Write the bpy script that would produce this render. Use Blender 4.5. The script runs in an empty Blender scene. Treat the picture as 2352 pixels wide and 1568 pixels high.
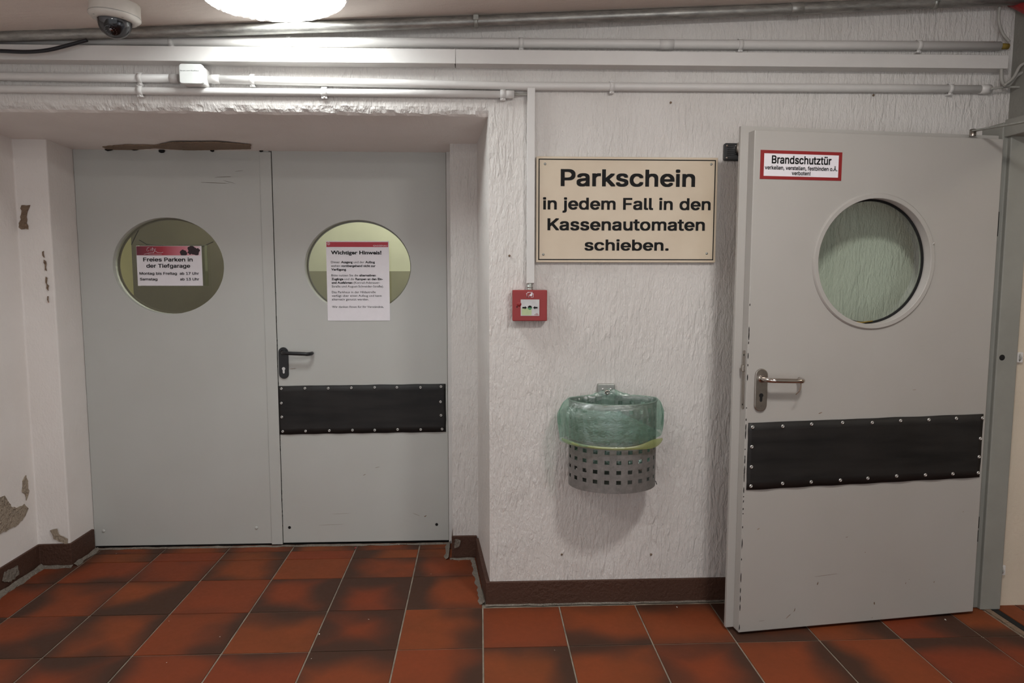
import bpy, bmesh, math, random
from mathutils import Vector, Matrix, noise
from mathutils.geometry import tessellate_polygon
random.seed(7)
S = bpy.context.scene
COL = S.collection
PI = math.pi

# ------------------------------------------------------------ camera, world, exposure
F = 1643.46; YAW, PITCH, ROLL = .0448, -.0961, .0008
CP = Vector((-.0038, -2.9873, 1.45))
_cy, _sy, _cp, _sp = math.cos(YAW), math.sin(YAW), math.cos(PITCH), math.sin(PITCH)
FW = Vector((_sy*_cp, _cy*_cp, _sp)); RT = Vector((_cy, -_sy, 0)); UP = RT.cross(FW)
_c, _s = math.cos(ROLL), math.sin(ROLL)
RT, UP = _c*RT+_s*UP, -_s*RT+_c*UP
cam = bpy.data.cameras.new('camera'); cam.sensor_width = 36; cam.lens = F/2352*36; cam.clip_start = .05
co = bpy.data.objects.new('camera', cam); COL.objects.link(co)
mw = Matrix((RT, UP, -FW)).transposed().to_4x4(); mw.translation = CP
co.matrix_world = mw; S.camera = co
S.view_settings.view_transform = 'Standard'; S.view_settings.look = 'None'
S.view_settings.gamma = 1; S.view_settings.use_curve_mapping = False
S.view_settings.exposure = 0.0
W = bpy.data.worlds.new('world'); S.world = W; W.use_nodes = True
W.node_tree.nodes['Background'].inputs[0].default_value = (.95, .97, 1, 1)
W.node_tree.nodes['Background'].inputs[1].default_value = 1.02
LAMP_A, LAMP_B, LAMP_FILL, LAMP_LOBBY, LAMP_SIDE = 27., 128.0, 48.0, 5.5, 4.5      # emission of the lamps' diffusers, one of them an added fill

def ray(px, py): return RT*((px-1176)/F) + UP*((784-py)/F) + FW
def onY(px, py, Y): d = ray(px, py); return CP + d*((Y-CP.y)/d.y)
def onX(px, py, X): d = ray(px, py); return CP + d*((X-CP.x)/d.x)
def onZ(px, py, Z): d = ray(px, py); return CP + d*((Z-CP.z)/d.z)

# ------------------------------------------------------------ materials
def srgb(r, g, b):
    f = lambda c: (c/255/12.92 if c/255 <= .04045 else ((c/255+.055)/1.055)**2.4)
    return (f(r), f(g), f(b), 1)
class NT:
    def __init__(s, name):
        s.m = bpy.data.materials.new(name); s.m.use_nodes = True
        s.t = s.m.node_tree; s.b = s.t.nodes['Principled BSDF']; s.out = s.t.nodes['Material Output']
    def n(s, typ, **kw):
        x = s.t.nodes.new(typ)
        for k, v in kw.items():
            if k.startswith('i_'):
                key = k[2:]; key = int(key) if key.isdigit() else key
                x.inputs[key].default_value = v
            else: setattr(x, k, v)
        return x
    def l(s, a, b): s.t.links.new(a, b)
    def coord(s, scale=(1, 1, 1), kind='Object'):
        tc = s.n('ShaderNodeTexCoord'); mp = s.n('ShaderNodeMapping'); mp.inputs['Scale'].default_value = scale
        s.l(tc.outputs[kind], mp.inputs['Vector']); return mp.outputs[0]
    def noise(s, vec, scale, detail=4, rough=.55, dist=0):
        x = s.n('ShaderNodeTexNoise'); x.inputs['Scale'].default_value = scale; x.inputs['Detail'].default_value = detail
        x.inputs['Roughness'].default_value = rough; x.inputs['Distortion'].default_value = dist
        s.l(vec, x.inputs['Vector']); return x.outputs['Fac']
    def ramp(s, fac, *stops):
        x = s.n('ShaderNodeValToRGB'); e = x.color_ramp.elements
        while len(e) < len(stops): e.new(.5)
        for el, (p, c) in zip(e, stops): el.position = p; el.color = c if len(c) == 4 else (*c, 1)
        s.l(fac, x.inputs[0]); return x.outputs[0]
    def mix(s, fac, a, b, bt='MIX'):
        x = s.n('ShaderNodeMix', data_type='RGBA', blend_type=bt)
        for sock, v in ((x.inputs[0], fac), (x.inputs[6], a), (x.inputs[7], b)):
            if isinstance(v, (int, float)): sock.default_value = v
            elif isinstance(v, tuple): sock.default_value = v
            else: s.l(v, sock)
        return x.outputs[2]
    def math(s, op, a, b=0.0, c=None):
        x = s.n('ShaderNodeMath', operation=op)
        for i, v in enumerate((a, b) if c is None else (a, b, c)):
            if isinstance(v, (int, float)): x.inputs[i].default_value = v
            else: s.l(v, x.inputs[i])
        return x.outputs[0]
    def bump(s, h, strength=.3, dist=.01, prev=None):
        x = s.n('ShaderNodeBump'); x.inputs['Strength'].default_value = strength; x.inputs['Distance'].default_value = dist
        s.l(h, x.inputs['Height'])
        if prev: s.l(prev, x.inputs['Normal'])
        s.l(x.outputs[0], s.b.inputs['Normal']); return x.outputs[0]
    def fin(s, col=None, rough=None, metal=None, spec=None):
        for k, v in (('Base Color', col), ('Roughness', rough), ('Metallic', metal), ('Specular IOR Level', spec)):
            if v is None: continue
            if isinstance(v, (int, float, tuple)): s.b.inputs[k].default_value = v
            else: s.l(v, s.b.inputs[k])
        return s.m

def plain(name, col, rough=.5, metal=0, var=.12, nscale=30, bump=0, bscale=200):
    t = NT(name); v = t.coord(); n = t.noise(v, nscale, 5)
    k = 1-var; lo = (col[0]*k, col[1]*k, col[2]*k, 1)
    c = t.ramp(n, (.35, lo), (.65, col))
    if bump: t.bump(t.noise(v, bscale, 3), bump, .002)
    return t.fin(c, rough, metal)

def concrete(name, col, grain=(1, 1, .22), strength=.62, dirt=True, boards=False):
    t = NT(name); v = t.coord(); vg = t.coord(grain)
    n1 = t.noise(vg, 58, 4, .5, .7); n2 = t.noise(t.coord((1, 1, .4)), 120, 3, .5, .8); n3 = t.noise(v, 3.2, 3)
    patch = t.ramp(t.noise(v, 4.5, 3), (.35, (.15, .15, .15, 1)), (.65, (1, 1, 1, 1)))
    ridge = t.ramp(n1, (.36, (0, 0, 0, 1)), (.52, (.55, .55, .55, 1)), (.66, (1, 1, 1, 1)))
    h = t.math('ADD', t.math('MULTIPLY', ridge, patch), t.math('MULTIPLY', n2, .8))
    if boards:
        sx = t.n('ShaderNodeSeparateXYZ'); t.l(v, sx.inputs[0])
        u = t.math('ADD', sx.outputs[0], t.math('MULTIPLY', t.noise(vg, 2, 1), .004))
        for x0, w, a in ((.123, .0035, 1.3), (.31, .002, .8), (.335, .002, -.9), (.58, .0025, .8), (.71, .003, 1.3), (.955, .002, .7), (1.21, .0025, -.8), (1.50, .003, 1), (1.62, .002, .9), (2.02, .006, -1.4)):
            d = t.math('ABSOLUTE', t.math('SUBTRACT', u, x0)); k = t.math('LESS_THAN', d, w)
            h = t.math('ADD', h, t.math('MULTIPLY', k, a))
    t.bump(h, strength, .009)
    c = t.ramp(n3, (.3, (col[0]*.94, col[1]*.93, col[2]*.92, 1)), (.7, col))
    if dirt:
        sp = t.ramp(t.noise(v, 75, 4, .7), (.245, (1, 1, 1, 1)), (.27, (0, 0, 0, 1)))
        c = t.mix(t.math('MULTIPLY', sp, .6), c, srgb(95, 82, 72))
    return t.fin(c, .62, 0, .3)

WHITE = (.725, .70, .675, 1)
M = {}
M['wall'] = concrete('board_marked_white_paint', WHITE, boards=True)
M['wall_smooth'] = concrete('smooth_white_plaster', (.84, .80, .77, 1), (1, 1, .6), .16)
M['ceiling'] = concrete('painted_concrete_ceiling', (.80, .72, .66, 1), (.3, 1, 1), .22)
M['cream'] = concrete('cream_plaster', (.66, .58, .47, 1), (1, 1, .8), .2)
M['trunk'] = plain('white_painted_plastic', (.70, .685, .665, 1), .45, var=.05, nscale=8, bump=.12, bscale=90)
M['jbox'] = plain('white_box_plastic', (.74, .76, .74, 1), .35, var=.03)
M['white'] = plain('white_sheet', (.84, .81, .85, 1), .4, var=.03)
M['camwhite'] = plain('camera_housing_paint', (.66, .63, .58, 1), .35, var=.06)
M['black'] = plain('black_print', (.009, .009, .009, 1), .6, var=.1); M['black'].node_tree.nodes['Principled BSDF'].inputs['Specular IOR Level'].default_value = .15
M['hole'] = plain('dark_void', (.006, .006, .006, 1), .9)
M['red'] = plain('red_plastic', srgb(150, 46, 46), .42, var=.06)
M['redprint'] = plain('red_print', srgb(142, 34, 36), .45, var=.05)
M['banner'] = plain('crimson_print', srgb(180, 40, 58), .45, var=.04)
M['darkflower'] = plain('dark_rose_print', srgb(48, 26, 36), .5, var=.4, nscale=160)
M['blackplastic'] = plain('black_handle_plastic', (.012, .013, .015, 1), .35, bump=.1)
M['steel'] = plain('brushed_stainless_steel', (.42, .38, .34, 1), .33, 1, var=.12, nscale=60)
M['chrome'] = plain('polished_steel', (.62, .57, .53, 1), .16, 1, var=.05)
M['zinc'] = plain('zinc_plate', (.42, .43, .40, 1), .5, .7, var=.2, nscale=50)
M['rivet'] = plain('rivet_metal', (.7, .7, .68, 1), .3, .8, var=.05)
M['brown'] = concrete('brown_skirting_paint', srgb(78, 53, 42), (1, 1, 1), .35, dirt=False)
M['sidewall'] = concrete('grey_side_wall', (.27, .265, .24, 1), (1, 1, .6), .16)  # one even grey, darker than the white walls
M['peel'] = concrete('exposed_plaster', srgb(168, 154, 136), (1, 1, 1), 1.0)
M['peelbrown'] = concrete('exposed_brown_render', srgb(140, 119, 100), (.3, 1, 1), 1.0)
M['peelgrey'] = concrete('exposed_grey_mortar', srgb(132, 124, 114), (1, 1, 1), 1.0)
M['grout'] = plain('cement_grout', srgb(158, 146, 130), .85, var=.45, nscale=12, bump=.3)
M['ochre'] = plain('ochre_foam', srgb(150, 125, 50), .8, var=.3)
M['cable'] = plain('grey_cable', (.42, .41, .38, 1), .5)
M['blackcable'] = plain('black_cable', (.012, .013, .018, 1), .4)
M['frame'] = plain('grey_frame_paint', srgb(146, 146, 139), .45, var=.12, nscale=6)
M['olive'] = plain('olive_partition_paint', srgb(104, 98, 82), .6, var=.1, nscale=5)
M['lobby'] = plain('lobby_wall_cream', srgb(205, 205, 182), .7, var=.12, nscale=3)
M['yellowcream'] = plain('yellow_cream_backpanel', (.86, .80, .46, 1), .5, var=.05, nscale=4)
M['dado'] = plain('lobby_dado_olive', srgb(140, 136, 108), .5, var=.1, nscale=4)
M['green'] = plain('green_print', srgb(70, 140, 95), .5)
M['palegreen'] = plain('pale_green_print', srgb(190, 205, 160), .5)
M['paleprint'] = plain('pale_grey_print', srgb(205, 205, 205), .35)
M['crumb'] = plain('white_crumb', (.8, .77, .7, 1), .8)

def doorpaint(name, col):
    t = NT(name); v = t.coord(); v2 = t.coord((.25, 1, 4))
    n = t.noise(v, 1.6, 3); c = t.ramp(n, (.3, (col[0]*.93, col[1]*.92, col[2]*.91, 1)), (.7, col))
    sm = t.ramp(t.noise(v2, 9, 6, .75), (.66, (0, 0, 0, 1)), (.78, (1, 1, 1, 1)))
    c = t.mix(t.math('MULTIPLY', sm, .22), c, srgb(110, 95, 80))
    dot = t.ramp(t.noise(v, 48, 3, .6), (.215, (1, 1, 1, 1)), (.232, (0, 0, 0, 1)))
    c = t.mix(t.math('MULTIPLY', dot, .6), c, srgb(60, 50, 44))
    t.bump(t.noise(v, 300, 3), .05, .001); return t.fin(c, .42, 0, .4)
M['door'] = doorpaint('grey_door_paint', (.53, .54, .515, 1))
M['firedoor'] = doorpaint('warm_grey_door_paint', (.45, .435, .41, 1))

t = NT('aged_sign_plastic'); v = t.coord()
c = t.ramp(t.noise(v, 3, 4), (.3, srgb(205, 188, 165)), (.7, srgb(220, 206, 184)))
scr = t.ramp(t.noise(t.coord((1, 1, .3)), 40, 6, .8, 2), (.70, (0, 0, 0, 1)), (.8, (1, 1, 1, 1)))
c = t.mix(t.math('MULTIPLY', scr, .15), c, srgb(150, 130, 105)); M['sign'] = t.fin(c, .16, 0, .5)

t = NT('black_rubber'); v = t.coord(); c = t.ramp(t.noise(t.coord((.3, 1, 2.5)), 7, 5), (.35, (.007, .007, .007, 1)), (.7, (.021, .019, .018, 1)))
t.bump(t.noise(v, 260, 3), .15, .001); M['rubber'] = t.fin(c, .55, 0, .4)

t = NT('galvanised_pipe'); v = t.coord((.25, 1, 1)); c = t.ramp(t.noise(v, 55, 5, .7), (.3, (.20, .20, .19, 1)), (.7, (.44, .43, .40, 1)))
t.bump(t.noise(v, 90, 3), .15, .001); M['galv'] = t.fin(c, .42, .55)

t = NT('grey_plastic_coated_steel'); v = t.coord(); c = t.ramp(t.noise(v, 40, 6, .7), (.3, srgb(104, 101, 98)), (.7, srgb(134, 130, 127)))
t.bump(t.noise(v, 350, 2), .15, .0006); M['binsteel'] = t.fin(c, .5, .2)

def glassmat(name, tint, gloss=.07):
    t = NT(name); t.t.nodes.remove(t.b)
    tr = t.n('ShaderNodeBsdfTransparent'); tr.inputs[0].default_value = tint
    gl = t.n('ShaderNodeBsdfGlossy'); gl.inputs['Roughness'].default_value = .03; gl.inputs[0].default_value = (1, 1, 1, 1)
    fr = t.n('ShaderNodeFresnel'); fr.inputs[0].default_value = 1.5
    mx = t.n('ShaderNodeMixShader'); t.l(fr.outputs[0], mx.inputs[0]); t.l(tr.outputs[0], mx.inputs[1]); t.l(gl.outputs[0], mx.inputs[2])
    t.l(mx.outputs[0], t.out.inputs[0]); return t.m
M['glass'] = glassmat('greenish_pane', (.80, .88, .80, 1))
M['lobbyglass'] = glassmat('lobby_pane', (.92, .93, .87, 1))
M['acrylic'] = glassmat('clear_acrylic', (.85, .88, .82, 1))
M['dome'] = glassmat('smoked_dome', (.72, .73, .78, 1))

def film(name, tint, diff, amt):
    t = NT(name); t.t.nodes.remove(t.b)
    v = t.coord(); tr = t.n('ShaderNodeBsdfTransparent'); tr.inputs[0].default_value = tint
    df = t.n('ShaderNodeBsdfDiffuse'); df.inputs[0].default_value = diff
    tl = t.n('ShaderNodeBsdfTranslucent'); tl.inputs[0].default_value = diff
    gl = t.n('ShaderNodeBsdfGlossy'); gl.inputs['Roughness'].default_value = .22
    bp = t.n('ShaderNodeBump'); bp.inputs['Strength'].default_value = .55; bp.inputs['Distance'].default_value = .006
    nz = t.noise(t.coord((1, 1, 1.6)), 26, 5, .6, 2.5); t.l(nz, bp.inputs['Height'])
    for k in (gl, df): t.l(bp.outputs[0], k.inputs['Normal'])
    a = t.n('ShaderNodeMixShader'); a.inputs[0].default_value = .5; t.l(df.outputs[0], a.inputs[1]); t.l(tl.outputs[0], a.inputs[2])
    b = t.n('ShaderNodeMixShader'); t.l(tr.outputs[0], b.inputs[1]); t.l(a.outputs[0], b.inputs[2])
    t.l(t.math('MULTIPLY_ADD', nz, .30, amt-.14), b.inputs[0])
    c = t.n('ShaderNodeMixShader'); c.inputs[0].default_value = .17; t.l(b.outputs[0], c.inputs[1]); t.l(gl.outputs[0], c.inputs[2])
    t.l(c.outputs[0], t.out.inputs[0]); return t.m
M['bag'] = film('green_bag_film', (.80, .95, .89, 1), (.42, .74, .60, 1), .15)
M['bagband'] = film('yellow_green_drawstring_film', (.80, .88, .50, 1), (.66, .74, .30, 1), .62)

def emit(name, col, st):
    t = NT(name); t.b.inputs['Base Color'].default_value = (.8, .8, .8, 1)
    t.b.inputs['Emission Color'].default_value = col; t.b.inputs['Emission Strength'].default_value = st; return t.m
M['lampA'] = emit('lamp_diffuser', (.95, 1, 1, 1), LAMP_A)
M['lampB'] = emit('lamp_diffuser_side', (1, .97, .94, 1), LAMP_B)
M['lampFill'] = emit('fill_lamp_diffuser', (1, .98, .95, 1), LAMP_FILL)  # added lamp, fills light on the double doors
M['lampL'] = emit('lobby_lamp_diffuser', (1, 1, .9, 1), LAMP_LOBBY*10)
M['lampS'] = emit('side_room_lamp_diffuser', (1, .93, .78, 1), LAMP_SIDE*5)

# terracotta: four per-tile custom values say how far kiln scorch, on one tile also shade, reaches in
t = NT('scorched_terracotta_tile'); tc = t.n('ShaderNodeTexCoord'); oi = t.n('ShaderNodeObjectInfo')
sc = t.n('ShaderNodeVectorMath', operation='ADD'); t.l(tc.outputs['Object'], sc.inputs[0])
off = t.n('ShaderNodeCombineXYZ')
for k in range(3): t.l(t.math('MULTIPLY', oi.outputs['Random'], (37., 91., 53.)[k]), off.inputs[k])
t.l(off.outputs[0], sc.inputs[1]); vv = sc.outputs[0]
w1 = t.math('MULTIPLY', t.math('SUBTRACT', t.noise(vv, 3.2, 1), .5), .26)
w2 = t.math('MULTIPLY', t.math('SUBTRACT', t.noise(vv, 6.5, 1), .5), .10)
warp = t.math('ADD', w1, w2)
sx = t.n('ShaderNodeSeparateXYZ'); t.l(tc.outputs['Object'], sx.inputs[0])
tot = None
for key, ax, sg in (('scorch_left', 0, -1), ('scorch_right', 0, 1), ('scorch_near', 1, -1), ('scorch_far', 1, 1)):
    at_ = t.n('ShaderNodeAttribute', attribute_type='OBJECT', attribute_name=key)
    d = t.math('MULTIPLY_ADD', sx.outputs[ax], sg, -.167)            # 0 at the edge, negative inwards
    e = t.math('ADD', t.math('ADD', d, t.math('MULTIPLY', at_.outputs['Fac'], .17)), warp)
    r = t.n('ShaderNodeMapRange', interpolation_type='SMOOTHSTEP'); t.l(e, r.inputs[0])
    r.inputs[1].default_value = -.07; r.inputs[2].default_value = .085
    g = t.math('MULTIPLY', r.outputs[0], t.math('MINIMUM', t.math('MULTIPLY', at_.outputs['Fac'], 4), 1))
    tot = g if tot is None else t.math('MAXIMUM', tot, g)
fine = t.noise(vv, 45, 5, .65)
warm = t.mix(t.noise(vv, 4.5, 2), srgb(142, 70, 38), srgb(108, 62, 35))
red = t.mix(t.math('MULTIPLY', oi.outputs['Random'], .7), warm, srgb(122, 52, 33))
c = t.mix(t.math('MULTIPLY', tot, .9), red, srgb(60, 46, 38))
c = t.mix(t.math('MULTIPLY', t.math('SUBTRACT', fine, .35), .35), c, srgb(90, 62, 48))
t.bump(fine, .10, .001)
M['tile'] = t.fin(c, t.math('MULTIPLY_ADD', fine, .25, .45), 0, .14)

# poster banner print: crimson fading to pale rose (flat print on the sheet)
t = NT('rose_fade_print'); sx = t.n('ShaderNodeSeparateXYZ'); tc = t.n('ShaderNodeTexCoord'); t.l(tc.outputs['Generated'], sx.inputs[0])
M['fade'] = t.fin(t.ramp(sx.outputs[0], (0, srgb(108, 40, 58)), (.4, srgb(168, 46, 62)), (.75, srgb(215, 130, 145)), (1, srgb(230, 205, 212))), .45)

# ------------------------------------------------------------ mesh helpers
class B:
    def __init__(s): s.v = []; s.f = []; s.sm = []
    def add(s, vs, fs, smooth=False):
        o = len(s.v); s.v += [tuple(v) for v in vs]; s.f += [tuple(i+o for i in f) for f in fs]; s.sm += [smooth]*len(fs)
    def box(s, x0, x1, y0, y1, z0, z1):
        s.add([(x, y, z) for x in (x0, x1) for y in (y0, y1) for z in (z0, z1)],
              [(0, 1, 3, 2), (4, 6, 7, 5), (0, 4, 5, 1), (2, 3, 7, 6), (0, 2, 6, 4), (1, 5, 7, 3)])
        return s
    def prism(s, poly, a0, a1, axis='z', smooth=False):
        """poly of (u,v); axis z: (x,y); axis y: (x,z); axis x: (y,z)"""
        n = len(poly)
        mk = {'z': lambda u, v, a: (u, v, a), 'y': lambda u, v, a: (u, a, v), 'x': lambda u, v, a: (a, u, v)}[axis]
        vs = [mk(u, v, a0) for u, v in poly]+[mk(u, v, a1) for u, v in poly]
        s.add(vs, [tuple(range(n-1, -1, -1)), tuple(range(n, 2*n))])
        s.add(vs, [(i, (i+1) % n, n+(i+1) % n, n+i) for i in range(n)], smooth); return s
    def tube(s, pts, r, n=14, caps=True, radii=None):
        pts = [Vector(p) for p in pts]; rings = []
        up = None
        for i, p in enumerate(pts):
            d = (pts[min(i+1, len(pts)-1)]-pts[max(i-1, 0)]).normalized()
            if up is None:
                up = Vector((0, 0, 1)) if abs(d.z) < .9 else Vector((1, 0, 0))
            a = (up - d*up.dot(d)).normalized(); up = a; b = d.cross(a)
            rr = radii[i] if radii else r
            rings.append([p+a*(rr*math.cos(2*PI*k/n))+b*(rr*math.sin(2*PI*k/n)) for k in range(n)])
        vs = [v for rg in rings for v in rg]
        fs = [(i*n+k, i*n+(k+1) % n, (i+1)*n+(k+1) % n, (i+1)*n+k) for i in range(len(pts)-1) for k in range(n)]
        s.add(vs, fs, True)
        if caps: s.add(rings[0], [tuple(range(n-1, -1, -1))]); s.add(rings[-1], [tuple(range(n))])
        return s
    def lathe(s, prof, n=40, c=(0, 0, 0), axis='z', caps=False, smooth=True):
        cx, cy, cz = c; vs = []
        for r, h in prof:
            for k in range(n):
                a = 2*PI*k/n; u, w = r*math.cos(a), r*math.sin(a)
                vs.append((cx+u, cy+w, cz+h) if axis == 'z' else ((cx+u, cy+h, cz+w) if axis == 'y' else (cx+h, cy+u, cz+w)))
        fs = [(i*n+k, i*n+(k+1) % n, (i+1)*n+(k+1) % n, (i+1)*n+k) for i in range(len(prof)-1) for k in range(n)]
        s.add(vs, fs, smooth)
        if caps:
            s.add(vs[:n], [tuple(range(n-1, -1, -1))]); s.add(vs[-n:], [tuple(range(n))])
        return s
    def grid(s, fn, nu, nv, smooth=True, wrap=False):
        vs = [fn(i/nu, j/nv) for j in range(nv+1) for i in range(nu+(0 if wrap else 1))]
        w = nu if wrap else nu+1
        s.add(vs, [(j*w+i, j*w+(i+1) % w, (j+1)*w+(i+1) % w, (j+1)*w+i) for j in range(nv) for i in range(nu)], smooth); return s

ORG = {}
def link(name, mesh, parent=None, loc=None):
    o = bpy.data.objects.new(name, mesh); COL.objects.link(o)
    if parent: o.parent = parent
    if loc is not None: o.location = loc
    return o
def build(name, b, mat, parent=None, bevel=0, seg=2, local=False, fixn=True, origin=None):
    """link b as ONE mesh object; vertices are in world space (or in the root's own space when local)"""
    root_o = Vector((0, 0, 0)); lo = Vector(origin) if origin is not None else Vector((0, 0, 0))
    if parent and not local: root_o = ORG.get(parent.name, Vector((0, 0, 0)))
    shift = lo if origin is not None else root_o
    me = bpy.data.meshes.new(name)
    me.from_pydata([Vector(v)-shift for v in b.v], [], b.f)
    me.polygons.foreach_set('use_smooth', b.sm)
    if fixn:
        bm = bmesh.new(); bm.from_mesh(me); bmesh.ops.remove_doubles(bm, verts=bm.verts, dist=1e-6)
        bmesh.ops.recalc_face_normals(bm, faces=bm.faces); bm.to_mesh(me); bm.free()
    me.materials.append(M[mat] if isinstance(mat, str) else mat)
    me.update()
    o = link(name, me, parent)
    if origin is not None: o.location = lo-root_o
    if bevel:
        md = o.modifiers.new('bevel', 'BEVEL'); md.width = bevel; md.segments = seg; md.limit_method = 'ANGLE'; md.angle_limit = .6
    ORG[o.name] = Vector((0, 0, 0)) if local else (lo if origin is not None else root_o)
    return o
def thing(name, loc, label, cat, group=None, rotz=0):
    o = bpy.data.objects.new(name, None); COL.objects.link(o); o.location = loc; o.rotation_euler = (0, 0, rotz)
    o.empty_display_size = .05; ORG[o.name] = Vector(loc); return tag(o, label, cat, group)
def tag(o, label, cat, group=None):
    o['label'] = label; o['category'] = cat
    if group: o['group'] = group
    return o
def struct(o, label=None):
    o['kind'] = 'structure'
    if label: o['label'] = label
    return o
def empty_struct(name, loc, label, rotz=0):
    o = bpy.data.objects.new(name, None); COL.objects.link(o); o.location = loc; o.rotation_euler = (0, 0, rotz)
    o.empty_display_size = .05; ORG[o.name] = Vector(loc); return struct(o, label)

def plate_hole(b, x0, x1, z0, z1, cx, cz, rx, rz, y0, y1, n=72, jit=0, inner=True):
    """slab in the XZ plane from y0 (front) to y1 with an elliptical hole"""
    ang = [2*PI*k/n for k in range(n)]
    for X, Z in ((x0, z0), (x1, z0), (x0, z1), (x1, z1)): ang.append(math.atan2(Z-cz, X-cx) % (2*PI))
    ang = sorted(set(round(a, 6) for a in ang)); n = len(ang)
    inr, out = [], []
    for a in ang:
        c, s = math.cos(a), math.sin(a)
        j = 1+random.uniform(-jit, jit)
        rr = 1/math.sqrt((c/rx)**2+(s/rz)**2)*j; inr.append((cx+rr*c, cz+rr*s))
        ts = []
        if c > 1e-9: ts.append((x1-cx)/c)
        if c < -1e-9: ts.append((x0-cx)/c)
        if s > 1e-9: ts.append((z1-cz)/s)
        if s < -1e-9: ts.append((z0-cz)/s)
        tt = min(ts); out.append((cx+tt*c, cz+tt*s))
    F_ = [(x, y0, z) for x, z in out]+[(x, y0, z) for x, z in inr]+[(x, y1, z) for x, z in out]+[(x, y1, z) for x, z in inr]
    fs = []
    for k in range(n):
        m = (k+1) % n
        fs += [(k, m, n+m, n+k), (2*n+k, 3*n+k, 3*n+m, 2*n+m), (k, 2*n+k, 2*n+m, m)]
        if inner: fs.append((n+k, n+m, 3*n+m, 3*n+k))
    b.add(F_, fs); return b

def stadium(cx, cz, w, h, n=10):
    r = w/2; p = []
    for k in range(n+1): a = PI*k/n; p.append((cx+r*math.cos(a), cz+h/2-r+r*math.sin(a)))
    for k in range(n+1): a = PI+PI*k/n; p.append((cx+r*math.cos(a), cz-h/2+r+r*math.sin(a)))
    return p
def rrect(x0, x1, z0, z1, r, n=5):
    p = []
    for cx, cz, a0 in ((x1-r, z1-r, 0), (x0+r, z1-r, PI/2), (x0+r, z0+r, PI), (x1-r, z0+r, 1.5*PI)):
        for k in range(n+1): a = a0+PI/2*k/n; p.append((cx+r*math.cos(a), cz+r*math.sin(a)))
    return p

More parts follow.
